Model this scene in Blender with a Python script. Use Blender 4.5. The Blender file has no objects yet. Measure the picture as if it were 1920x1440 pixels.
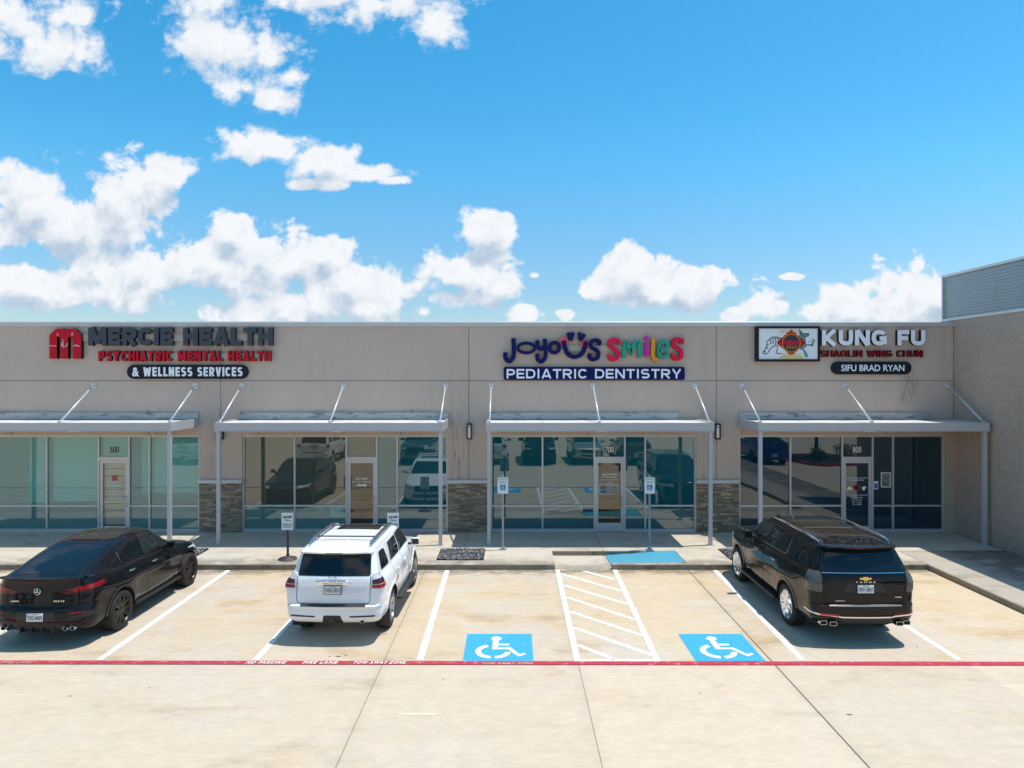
import bpy, bmesh, math, random
import numpy as np
from mathutils import Vector, Matrix
R = math.radians
random.seed(7)
SC = bpy.context.scene
COL = SC.collection

# ------------------------------------------------------------------ camera
cam_d = bpy.data.cameras.new("camera")
cam = bpy.data.objects.new("camera", cam_d); COL.objects.link(cam)
cam.location = (0, 0, 5.03); cam.rotation_euler = (R(90), 0, 0)
cam_d.sensor_width = 36.0; cam_d.lens = 36.0 * 1290 / 1920
cam_d.shift_y = -10 / 1920
cam_d.clip_start = 0.1; cam_d.clip_end = 4000
SC.camera = cam
SC.view_settings.view_transform = 'Standard'
SC.view_settings.look = 'None'
SC.view_settings.exposure = 0.60
SC.view_settings.gamma = 1.0
SC.view_settings.use_curve_mapping = False
SC.cycles.max_bounces = 8
SC.cycles.transparent_max_bounces = 8
SC.cycles.glossy_bounces = 4

# ------------------------------------------------------------------ node helper
class NT:
    def __init__(s, tree): s.t = tree
    def add(s, typ, **kw):
        n = s.t.nodes.new(typ)
        for k, v in kw.items(): setattr(n, k, v)
        return n
    def put(s, sock, v):
        if isinstance(v, bpy.types.NodeSocket): s.t.links.new(v, sock)
        elif v is not None:
            if isinstance(v, (tuple, list)) and sock.type == 'RGBA' and len(v) == 3: v = (*v, 1)
            sock.default_value = v
    def m(s, op, a, b=None, c=None, clamp=False):
        n = s.add('ShaderNodeMath', operation=op, use_clamp=clamp)
        for i, v in enumerate((a, b, c)):
            if v is not None: s.put(n.inputs[i], v)
        return n.outputs[0]
    def v(s, op, a, b=None, scale=None):
        n = s.add('ShaderNodeVectorMath', operation=op)
        s.put(n.inputs[0], a)
        if b is not None: s.put(n.inputs[1], b)
        if scale is not None: s.put(n.inputs[3], scale)
        return n.outputs['Value'] if op in ('LENGTH', 'DOT_PRODUCT', 'DISTANCE') else n.outputs[0]
    def mix(s, f, a, b, blend='MIX'):
        n = s.add('ShaderNodeMix', data_type='RGBA', blend_type=blend)
        s.put(n.inputs[0], f); s.put(n.inputs[6], a); s.put(n.inputs[7], b)
        return n.outputs[2]
    def noise(s, vec, scale, detail=4, rough=0.5, dist=0.0, lac=2.0, dims='3D'):
        n = s.add('ShaderNodeTexNoise', noise_dimensions=dims)
        s.put(n.inputs['Vector'], vec); n.inputs['Scale'].default_value = scale
        n.inputs['Detail'].default_value = detail; n.inputs['Roughness'].default_value = rough
        n.inputs['Distortion'].default_value = dist; n.inputs['Lacunarity'].default_value = lac
        return n.outputs[0]
    def ss(s, x, a, b, o0=0.0, o1=1.0):
        n = s.add('ShaderNodeMapRange', interpolation_type='SMOOTHSTEP')
        s.put(n.inputs[0], x)
        for i, q in enumerate((a, b, o0, o1)): s.put(n.inputs[1 + i], q)
        return n.outputs[0]
    def xyz(s, vec):
        n = s.add('ShaderNodeSeparateXYZ'); s.put(n.inputs[0], vec); return n.outputs
    def comb(s, x, y, z):
        n = s.add('ShaderNodeCombineXYZ')
        for i, q in enumerate((x, y, z)): s.put(n.inputs[i], q)
        return n.outputs[0]
    def pos(s): return s.add('ShaderNodeNewGeometry').outputs['Position']
    def obj(s): return s.add('ShaderNodeTexCoord').outputs['Object']

# ------------------------------------------------------------------ sun and sky
SUN = Vector((0.277, 0.045, 1.0)).normalized()
sun_d = bpy.data.lights.new("sun", 'SUN'); sun_d.energy = 3.2; sun_d.angle = R(0.53)
sun_d.color = (1.0, 0.955, 0.88)
sun = bpy.data.objects.new("sun", sun_d); COL.objects.link(sun)
sun.location = (6, 10, 40); sun.rotation_euler = SUN.to_track_quat('Z', 'Y').to_euler()

world = bpy.data.worlds.new("World"); SC.world = world; world.use_nodes = True
wt = world.node_tree; wt.nodes.clear(); W = NT(wt)
sky = W.add('ShaderNodeTexSky', sky_type='NISHITA'); sky.sun_disc = False
sky.sun_elevation = math.asin(SUN.z); sky.sun_rotation = math.atan2(SUN.x, SUN.y)
sky.air_density = 1.0; sky.dust_density = 0.6; sky.ozone_density = 2.5; sky.altitude = 0
gd = W.add('ShaderNodeTexCoord').outputs['Generated']
dx, dy, dz = W.xyz(gd)
ady = W.m('MAXIMUM', W.m('ABSOLUTE', dy), 0.12)
cu = W.m('DIVIDE', dx, ady); cv = W.m('DIVIDE', dz, ady)
# cumulus masses: (centre and radii, in thousandths of the tangent of azimuth and elevation)
CLOUDS = [(-770,535,185,85),(-665,480,92,48),(-640,530,40,28),
 (-425,495,92,85),(-440,545,80,62),(-372,478,84,72),(-405,425,44,34),(-345,405,42,26),(-320,440,28,22),
 (-260,560,140,50),(-155,552,120,52),(-105,518,46,46),(-200,540,100,36),
 (-365,335,100,34),(-285,315,78,34),(-212,298,66,20),(-280,284,54,12),(-170,288,28,10),
 (-720,245,120,82),(-565,275,100,66),(-545,292,66,48),(-515,300,56,40),(-640,228,150,60),
 (-412,212,50,40),(-424,168,100,60),(-310,162,110,64),(-270,185,50,36),(-222,138,60,54),(-520,150,200,50),(-705,140,115,44),
 (-600,122,190,32),(-300,110,185,48),(-225,104,55,28),
 (-38,208,54,44),(-62,156,84,50),(-5,138,42,30),(34,150,18,10),(22,94,34,26),(-70,118,60,22),(80,95,18,12),
 (186,152,70,46),(255,132,68,36),(150,128,66,32),(200,124,100,24),
 (364,104,42,34),(330,92,28,16),
 (500,106,76,38),(583,138,60,44),(560,106,86,46),(615,112,70,50),(440,98,34,18),(408,148,16,5)]
def cloud_field(px):
    acc = None
    for (a, b, ra, rb) in CLOUDS:
        q = W.v('MULTIPLY', W.v('SUBTRACT', px, (a/1000, b/1000, 0)), (1000/ra, 1000/rb, 0))
        f = W.m('SUBTRACT', 1.0, W.v('LENGTH', q))
        acc = f if acc is None else W.m('SMOOTH_MAX', acc, f, 0.2)
    return acc
def cloud_rough(px):
    w0 = W.add('ShaderNodeTexNoise', noise_dimensions='2D'); W.put(w0.inputs['Vector'], px); w0.inputs['Scale'].default_value = 7; w0.inputs['Detail'].default_value = 2
    q = W.v('ADD', px, W.v('SCALE', W.v('SUBTRACT', w0.outputs[1], (0.5, 0.5, 0.5)), scale=0.05))
    warp = W.noise(W.v('MULTIPLY', q, (1, 1.25, 1)), 9, 9, 0.60, dims='2D')
    vor = W.add('ShaderNodeTexVoronoi', feature='F1', voronoi_dimensions='2D')
    W.put(vor.inputs['Vector'], W.v('ADD', q, W.v('SCALE', W.comb(warp, warp, 0), scale=0.03)))
    vor.inputs['Scale'].default_value = 22; vor.inputs['Detail'].default_value = 3.0
    vor.inputs['Roughness'].default_value = 0.5
    bil = W.m('SUBTRACT', 0.5, vor.outputs['Distance'])
    return W.m('ADD', W.m('MULTIPLY', W.m('SUBTRACT', warp, 0.5), 2.3), W.m('MULTIPLY', bil, 0.70))
cp = W.comb(cu, cv, 0)
cp2 = W.comb(W.m('ADD', cu, 0.008), W.m('ADD', cv, 0.032), 0)
f1 = W.m('MULTIPLY', cloud_field(cp), 1.35); n1 = cloud_rough(cp)
f2 = W.m('MULTIPLY', cloud_field(cp2), 1.35); n2 = cloud_rough(cp2)
d1 = W.m('ADD', f1, n1); d2 = W.m('ADD', f2, n2)
low = W.ss(cv, 0.20, 0.50)                       # higher clouds are thinner and more ragged
wisp = W.m('SUBTRACT', W.noise(W.v('MULTIPLY', cp, (1, 1.3, 1)), 46, 5, 0.65, dims='2D'), 0.5)
alpha = W.ss(W.m('ADD', d1, W.m('MULTIPLY', wisp, W.m('MULTIPLY_ADD', low, 0.9, 0.25))), -0.10, W.m('ADD', 0.30, W.m('MULTIPLY', low, 0.60)))
alpha = W.m('MULTIPLY', alpha, W.ss(cv, 0.005, 0.06))
# scattered cumulus overhead, beyond the top of the view
ov = W.comb(W.m('DIVIDE', dx, W.m('MAXIMUM', dz, 0.2)), W.m('DIVIDE', dy, W.m('MAXIMUM', dz, 0.2)), 0)
over = W.m('MULTIPLY', W.ss(W.noise(ov, 2.6, 6, 0.55, dims='2D'), 0.50, 0.68), W.ss(dz, 0.50, 0.66))
alpha = W.m('MAXIMUM', alpha, W.m('MULTIPLY', over, 0.85))
thick = W.ss(d2, 0.0, 1.5)
relief = W.ss(W.m('SUBTRACT', d2, d1), -0.50, 0.85)
crisp = W.m('SUBTRACT', W.noise(W.v('MULTIPLY', cp2, (1, 1.2, 1)), 30, 7, 0.64, dims='2D'), 0.5)
shade = W.m('ADD', W.m('ADD', W.m('MULTIPLY', relief, 0.72), W.m('MULTIPLY', thick, 0.26)), W.m('MULTIPLY', crisp, 0.95), clamp=True)
shade = W.m('MULTIPLY', shade, W.m('SUBTRACT', 1.0, W.m('MULTIPLY', low, 0.6)))
lit = W.mix(shade, (5.25, 5.4, 5.6), (2.75, 3.45, 4.25))
skyc = W.add('ShaderNodeHueSaturation'); W.put(skyc.inputs['Saturation'], W.ss(cv, 0.02, 0.42, 1.30, 1.42))
W.put(skyc.inputs['Value'], W.ss(cv, 0.0, 0.38, 0.74, 1.10)); W.put(skyc.inputs['Hue'], W.ss(cv, 0.0, 0.35, 0.497, 0.481))
W.put(skyc.inputs['Color'], sky.outputs[0])
bg = W.add('ShaderNodeBackground'); bg.inputs['Strength'].default_value = 0.115
W.put(bg.inputs['Color'], W.mix(alpha, skyc.outputs[0], lit))
W.put(W.add('ShaderNodeOutputWorld').inputs[0], bg.outputs[0])
world.cycles.sampling_method = 'MANUAL'; world.cycles.sample_map_resolution = 512

# ------------------------------------------------------------------ object helpers
def tag(o, label=None, cat=None, group=None, kind=None):
    if label: o['label'] = label
    if cat: o['category'] = cat
    if group: o['group'] = group
    if kind: o['kind'] = kind
    return o
def empty(name, loc=(0, 0, 0), rz=0.0, label=None, cat=None, group=None):
    o = bpy.data.objects.new(name, None); COL.objects.link(o)
    o.empty_display_size = 0.3; o.location = loc; o.rotation_euler = (0, 0, rz)
    return tag(o, label, cat, group)
def link_mesh(name, me, parent=None, loc=None):
    o = bpy.data.objects.new(name, me); COL.objects.link(o)
    if parent: o.parent = parent
    if loc is not None: o.location = loc
    return o
def copy_tree(o, parent=None):
    kids = [c for c in KIDS.get(o.name, [])]
    c = o.copy(); COL.objects.link(c)
    if parent: c.parent = parent
    for k in kids: copy_tree(k, c)
    return c
KIDS = {}
class MB:
    """collects shapes into ONE mesh"""
    def __init__(s): s.bm = bmesh.new(); s.mi = 0
    def face(s, co):
        f = s.bm.faces.new([s.bm.verts.new(c) for c in co]); f.material_index = s.mi; return f
    def box(s, x0, x1, y0, y1, z0, z1):
        v = [s.bm.verts.new((x, y, z)) for z in (z0, z1) for y in (y0, y1) for x in (x0, x1)]
        for q in ((0,2,3,1),(4,5,7,6),(0,1,5,4),(2,6,7,3),(0,4,6,2),(1,3,7,5)):
            f = s.bm.faces.new([v[i] for i in q]); f.material_index = s.mi
        return v
    def rbox(s, c, sz, bev=0.02, seg=2, rot=None):
        b = bmesh.new(); bmesh.ops.create_cube(b, size=1.0)
        for v in b.verts: v.co = Vector((v.co.x*sz[0], v.co.y*sz[1], v.co.z*sz[2]))
        if bev > 0: bmesh.ops.bevel(b, geom=b.edges[:], offset=bev, segments=seg, affect='EDGES', profile=0.5)
        M = Matrix.Translation(c) @ (rot.to_matrix().to_4x4() if rot else Matrix())
        s.merge(b, M)
    def merge(s, b, M=Matrix(), smooth=True):
        mp = {}
        for v in b.verts: mp[v] = s.bm.verts.new(M @ v.co)
        for f in b.faces:
            try:
                g = s.bm.faces.new([mp[v] for v in f.verts]); g.material_index = s.mi; g.smooth = smooth
            except ValueError: pass
        b.free()
    def cyl(s, p0, p1, r0, r1=None, n=16, cap=True):
        p0 = Vector(p0); p1 = Vector(p1); r1 = r0 if r1 is None else r1
        q = (p1 - p0).to_track_quat('Z', 'Y'); rings = []
        for p, r in ((p0, r0), (p1, r1)):
            rings.append([s.bm.verts.new(p + q @ Vector((r*math.cos(2*math.pi*i/n), r*math.sin(2*math.pi*i/n), 0))) for i in range(n)])
        for i in range(n):
            f = s.bm.faces.new((rings[0][i], rings[0][(i+1) % n], rings[1][(i+1) % n], rings[1][i])); f.smooth = True; f.material_index = s.mi
        if cap:
            f = s.bm.faces.new(rings[0][::-1]); f.material_index = s.mi
            f = s.bm.faces.new(rings[1]); f.material_index = s.mi
    def tube(s, pts, r, n=10, flat=1.0):
        """flat: squashes the section vertically"""
        pts = [Vector(p) for p in pts]; rings = []
        for i, p in enumerate(pts):
            d = (pts[min(i+1, len(pts)-1)] - pts[max(i-1, 0)]).normalized()
            up = Vector((0, 0, 1)) if abs(d.z) < 0.95 else Vector((0, 1, 0))
            a = d.cross(up).normalized(); b = a.cross(d)
            rr = r[i] if isinstance(r, (list, tuple)) else r
            rings.append([s.bm.verts.new(p + a*rr*math.cos(2*math.pi*k/n) + b*rr*flat*math.sin(2*math.pi*k/n)) for k in range(n)])
        for A, B in zip(rings, rings[1:]):
            for k in range(n):
                f = s.bm.faces.new((A[k], A[(k+1) % n], B[(k+1) % n], B[k])); f.smooth = True; f.material_index = s.mi
        f = s.bm.faces.new(rings[0][::-1]); f.material_index = s.mi
        f = s.bm.faces.new(rings[-1]); f.material_index = s.mi
    def lathe(s, prof, n=48, axis='x', M=Matrix(), close=False):
        """prof: (axial, radius) pairs turned about the axis"""
        rings = []
        for a, r in prof:
            ring = []
            for k in range(n):
                t = 2*math.pi*k/n; c, sn = r*math.cos(t), r*math.sin(t)
                co = (a, c, sn) if axis == 'x' else (c, sn, a)
                ring.append(s.bm.verts.new(M @ Vector(co)))
            rings.append(ring)
        prs = list(zip(rings, rings[1:]))
        if close: prs.append((rings[-1], rings[0]))
        for A, B in prs:
            for k in range(n):
                f = s.bm.faces.new((A[k], A[(k+1) % n], B[(k+1) % n], B[k])); f.smooth = True; f.material_index = s.mi
    def prism(s, poly, a0, a1, axis='y', side_mi=None):
        """poly in the two other axes, extruded from a0 to a1"""
        def co(p, a):
            if axis == 'y': return (p[0], a, p[1])
            if axis == 'x': return (a, p[0], p[1])
            return (p[0], p[1], a)
        A = [s.bm.verts.new(co(p, a0)) for p in poly]; B = [s.bm.verts.new(co(p, a1)) for p in poly]
        f = s.bm.faces.new(A); f.material_index = s.mi
        f = s.bm.faces.new(B[::-1]); f.material_index = s.mi
        n = len(poly)
        for i in range(n):
            f = s.bm.faces.new((A[i], B[i], B[(i+1) % n], A[(i+1) % n]))
            f.material_index = s.mi if side_mi is None else side_mi
    def build(s, name, mats, parent=None, loc=None, sharp=35, world=False):
        bm = s.bm
        bmesh.ops.recalc_face_normals(bm, faces=bm.faces[:])
        me = bpy.data.meshes.new(name)
        lim = R(sharp)
        for e in bm.edges:
            if len(e.link_faces) == 2 and e.calc_face_angle(0) > lim: e.smooth = False
        bm.to_mesh(me); bm.free()
        for m in (mats if isinstance(mats, (list, tuple)) else [mats]): me.materials.append(m)
        o = link_mesh(name, me, parent, loc)
        if world and parent is not None:
            off = Vector(); p = parent
            while p is not None: off += p.location; p = p.parent
            o.location = -off
        if parent is not None: KIDS.setdefault(parent.name, []).append(o)
        return o

def text_mesh(txt, bold=0.0, spacing=1.0, depth=0.0, res=6, shear=0.0):
    """flat lettering in the x-z plane, bounding box normalised to 0..1 x 0..1, front towards -y"""
    cu_ = bpy.data.curves.new('lettering', 'FONT'); cu_.body = txt
    cu_.offset = bold; cu_.space_character = spacing; cu_.resolution_u = res; cu_.shear = shear
    o = bpy.data.objects.new('lettering', cu_); COL.objects.link(o)
    bpy.context.view_layer.update()
    me = bpy.data.meshes.new_from_object(o.evaluated_get(bpy.context.evaluated_depsgraph_get()))
    bpy.data.objects.remove(o); bpy.data.curves.remove(cu_)
    xs = [v.co.x for v in me.vertices]; ys = [v.co.y for v in me.vertices]
    x0, x1, y0, y1 = min(xs), max(xs), min(ys), max(ys)
    b = bmesh.new(); b.from_mesh(me); bpy.data.meshes.remove(me)
    for v in b.verts: v.co = Vector(((v.co.x-x0)/(x1-x0), 0.0, (v.co.y-y0)/(y1-y0)))
    return b
def add_text(mb, txt, x0, x1, z0, z1, y, depth=0.0, bold=0.0, spacing=1.0, side_mi=None, shear=0.0, res=6, M=None):
    b = text_mesh(txt, bold, spacing, res=res, shear=shear)
    bmesh.ops.remove_doubles(b, verts=b.verts[:], dist=1e-5)
    for v in b.verts: v.co = Vector((x0+(x1-x0)*v.co.x, y, z0+(z1-z0)*v.co.z))
    for f in b.faces:
        f.material_index = mb.mi
        if f.normal.y > 0: f.normal_flip()
    if depth:
        top = b.faces[:]
        ext = bmesh.ops.extrude_face_region(b, geom=top)
        nv = [g for g in ext['geom'] if isinstance(g, bmesh.types.BMVert)]
        tops = set(top)
        for f in b.faces:
            f.normal_update()
        for v in nv: v.co.y -= depth
        for f in b.faces:
            f.normal_update()
            f.material_index = mb.mi if (side_mi is None or f.normal.y < -0.5) else side_mi
    mp = {}
    for v in b.verts: mp[v] = mb.bm.verts.new(M @ v.co if M else v.co)
    for f in b.faces:
        try:
            g = mb.bm.faces.new([mp[v] for v in f.verts]); g.material_index = f.material_index
        except ValueError: pass
    b.free()
def rpoly(pts, r, seg=4):
    """rounds the corners of a convex outline"""
    out = []; n = len(pts)
    for i in range(n):
        p = Vector(pts[i]); a = Vector(pts[i-1]); c = Vector(pts[(i+1) % n])
        rr = r[i] if isinstance(r, (list, tuple)) else r
        da = (a-p); dc = (c-p)
        q = min(rr, da.length*0.45, dc.length*0.45)
        s0 = p + da.normalized()*q; s1 = p + dc.normalized()*q
        for k in range(seg+1):
            t = k/seg
            out.append(tuple(s0*(1-t)**2 + p*2*t*(1-t) + s1*t*t))
    return out
def pill(x0, x1, z0, z1, n=10):
    r = (z1-z0)/2; c = (z0+z1)/2
    return [(x1-r+r*math.sin(math.pi*k/n), c+r*math.cos(math.pi*k/n)) for k in range(n+1)] + \
           [(x0+r-r*math.sin(math.pi*k/n), c-r*math.cos(math.pi*k/n)) for k in range(n+1)]
def ribbon(mb, pts, w, y0, y1, caps=True, side_mi=None, closed=False, smooth=4):
    """a stroke of constant width in the x-z plane, given thickness from y0 to y1"""
    P = [Vector((p[0], p[1])) for p in pts]
    if smooth:
        Q = []
        n = len(P); rng = range(n if closed else n-1)
        for i in rng:
            p0 = P[(i-1) % n] if (closed or i > 0) else P[i]
            p1 = P[i]; p2 = P[(i+1) % n]; p3 = P[(i+2) % n] if (closed or i+2 < n) else P[(i+1) % n]
            for k in range(smooth):
                t = k/smooth
                Q.append(0.5*((2*p1)+(p2-p0)*t+(2*p0-5*p1+4*p2-p3)*t*t+(3*p1-p0-3*p2+p3)*t**3))
        if not closed: Q.append(P[-1])
        P = Q
    n = len(P); L = []; Rr = []
    for i in range(n):
        a = P[(i-1) % n] if (closed or i > 0) else P[i]; c = P[(i+1) % n] if (closed or i < n-1) else P[i]
        d = (c-a).normalized(); nn = Vector((-d.y, d.x))
        e = (P[i]-a) if (P[i]-a).length > 1e-9 else (c-P[i])
        e = e.normalized(); k = 1/max(0.4, abs(Vector((-e.y, e.x)).dot(nn)))
        L.append(P[i]+nn*w/2*k); Rr.append(P[i]-nn*w/2*k)
    vl = [[mb.bm.verts.new((p.x, y, p.y)) for p in L] for y in (y0, y1)]
    vr = [[mb.bm.verts.new((p.x, y, p.y)) for p in Rr] for y in (y0, y1)]
    sm = mb.mi if side_mi is None else side_mi
    def F(vs, mi):
        f = mb.bm.faces.new(vs); f.material_index = mi
    for i in range(n if closed else n-1):
        j = (i+1) % n
        F((vl[0][i], vl[0][j], vr[0][j], vr[0][i]), mb.mi)
        F((vl[1][i], vr[1][i], vr[1][j], vl[1][j]), mb.mi)
        F((vl[0][i], vl[1][i], vl[1][j], vl[0][j]), sm)
        F((vr[0][i], vr[0][j], vr[1][j], vr[1][i]), sm)
    if not closed:
        F((vl[0][0], vr[0][0], vr[1][0], vl[1][0]), sm)
        F((vl[0][-1], vl[1][-1], vr[1][-1], vr[0][-1]), sm)

def sarc(cx_, cy_, rx, ry, a0, a1, n=14, e=2.6):
    """squarish arc (superellipse)"""
    out = []
    for k in range(n+1):
        t = R(a0+(a1-a0)*k/n); c, s_ = math.cos(t), math.sin(t)
        out.append((cx_+rx*math.copysign(abs(c)**(2/e), c), cy_+ry*math.copysign(abs(s_)**(2/e), s_)))
    return out
GW = dict(A=.82, C=.76, D=.78, E=.66, F=.62, G=.80, H=.78, I=.26, K=.80, L=.60, M=.98, N=.80, O=.84, P=.70, R=.76, S=.72, T=.70, U=.76, W=1.12, Y=.80, V=.80)
def glyph(ch, W_, w):
    """centre lines of a heavy sans capital of width W_, height 1 and stroke w"""
    L, Rr, B, T, M = w/2, W_-w/2, w/2, 1-w/2, 0.5; C = W_/2
    if ch == 'I': return [[(C, 0), (C, 1)]]
    if ch == 'H': return [[(L, 0), (L, 1)], [(Rr, 0), (Rr, 1)], [(L, M), (Rr, M)]]
    if ch == 'E': return [[(L, 0), (L, 1)], [(L, T), (W_, T)], [(L, B), (W_, B)], [(L, M), (W_*.93, M)]]
    if ch == 'F': return [[(L, 0), (L, 1)], [(L, T), (W_, T)], [(L, M-.03), (W_*.9, M-.03)]]
    if ch == 'L': return [[(L, 0), (L, 1)], [(L, B), (W_, B)]]
    if ch == 'T': return [[(C, 0), (C, 1)], [(0, T), (W_, T)]]
    if ch == 'M': return [[(L, 0), (L, 1)], [(Rr, 0), (Rr, 1)], [(L+w*.12, 1), (C, .16)], [(Rr-w*.12, 1), (C, .16)]]
    if ch == 'N': return [[(L, 0), (L, 1)], [(Rr, 0), (Rr, 1)], [(L+w*.05, 1), (Rr-w*.05, 0)]]
    if ch == 'A': return [[(L*.95, 0), (C-w*.06, 1)], [(W_-L*.95, 0), (C+w*.06, 1)], [(C-.22, .24), (C+.22, .24)]]
    if ch == 'V': return [[(L*.95, 1), (C-w*.06, 0)], [(W_-L*.95, 1), (C+w*.06, 0)]]
    if ch == 'W': return [[(L*.9, 1), (W_*.28, 0)], [(W_*.27, 0), (C, .9)], [(C, .9), (W_*.73, 0)], [(W_-L*.9, 1), (W_*.72, 0)]]
    if ch == 'Y': return [[(L, 1), (C, .40)], [(Rr, 1), (C, .40)], [(C, 0), (C, .5)]]
    if ch == 'K': return [[(L, 0), (L, 1)], [(L, .36), (Rr-w*.05, 1)], [(L+w*.5, .50), (Rr+w*.02, 0)]]
    bowl = lambda z0, z1: [(L, z1)]+sarc(W_*.45, (z0+z1)/2, Rr-W_*.45, (z1-z0)/2, 90, -90)+[(L, z0)]
    if ch == 'P': return [[(L, 0), (L, 1)], bowl(.42, T)]
    if ch == 'R': return [[(L, 0), (L, 1)], bowl(.46, T), [(C-.02, .46), (Rr+w*.02, 0)]]
    if ch == 'D': return [[(L, 0), (L, 1)], bowl(B, T)]
    if ch == 'O': return [sarc(C, M, Rr-C, T-M, 0, 360, 32)]
    if ch == 'C': return [sarc(C, M, Rr-C, T-M, 34, 326, 26)]
    if ch == 'G': return [sarc(C, M, Rr-C, T-M, 34, 330, 26), [(Rr, .08), (Rr, .52)], [(C+.02, .46), (W_, .46)]]
    if ch == 'U': return [[(L, 1), (L, .42)]+sarc(C, .42, Rr-C, .42-B, 180, 360, 16)+[(Rr, 1)]]
    if ch == 'S': return [sarc(C, (T+M)/2, Rr-C, (T-M)/2, 28, 262, 16)+sarc(C, (B+M)/2, Rr-C, (M-B)/2, 82, -152, 16)]
    return []
def block_text(mb, txt, x0, x1, z0, z1, y, depth, wt, gap=0.09, side_mi=None):
    """heavy block capitals filling the box, front towards -y"""
    h = z1-z0
    tot = sum(GW.get(c, 0.38) for c in txt); n = len(txt)
    s = ((x1-x0)/h-gap*(n-1))/tot; x = x0
    for c in txt:
        Wc = GW.get(c, 0.38)*s
        if c == 'I': Wc = max(Wc, wt)
        for i, q in enumerate(glyph(c, Wc, wt)):
            closed = c == 'O'
            ribbon(mb, [(x+a*h, z0+b_*h) for a, b_ in (q[:-1] if closed else q)], wt*h, y-depth-0.0012*i, y, side_mi=side_mi, closed=closed, smooth=0)
        x += (GW.get(c, 0.38)*s+gap)*h

# ------------------------------------------------------------------ materials
def new_mat(name):
    m = bpy.data.materials.new(name); m.use_nodes = True; m.node_tree.nodes.clear()
    n = NT(m.node_tree)
    b = n.add('ShaderNodeBsdfPrincipled'); o = n.add('ShaderNodeOutputMaterial')
    m.node_tree.links.new(b.outputs[0], o.inputs[0])
    return m, n, b
def pbr(name, col, rough=0.5, metal=0.0, var=0.06, scale=8.0, coat=0.0, bump=0.0, spec=0.5, bscale=None):
    m, n, b = new_mat(name)
    p = n.obj()
    q = n.noise(p, scale, 5, 0.6)
    k = n.m('MULTIPLY_ADD', q, 2*var, 1-var)
    n.put(b.inputs['Base Color'], n.v('SCALE', col, scale=k))
    n.put(b.inputs['Roughness'], n.m('MULTIPLY_ADD', n.noise(p, scale*2.3, 3), 0.12*min(1, rough*3), rough-0.06*min(1, rough*3), clamp=True))
    b.inputs['Metallic'].default_value = metal; b.inputs['Coat Weight'].default_value = coat
    b.inputs['Coat Roughness'].default_value = 0.03
    b.inputs['Specular IOR Level'].default_value = spec
    if bump:
        bp = n.add('ShaderNodeBump'); bp.inputs['Strength'].default_value = bump; bp.inputs['Distance'].default_value = 0.01
        n.put(bp.inputs['Height'], n.noise(p, bscale or scale*8, 4)); n.put(b.inputs['Normal'], bp.outputs[0])
    return m

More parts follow.
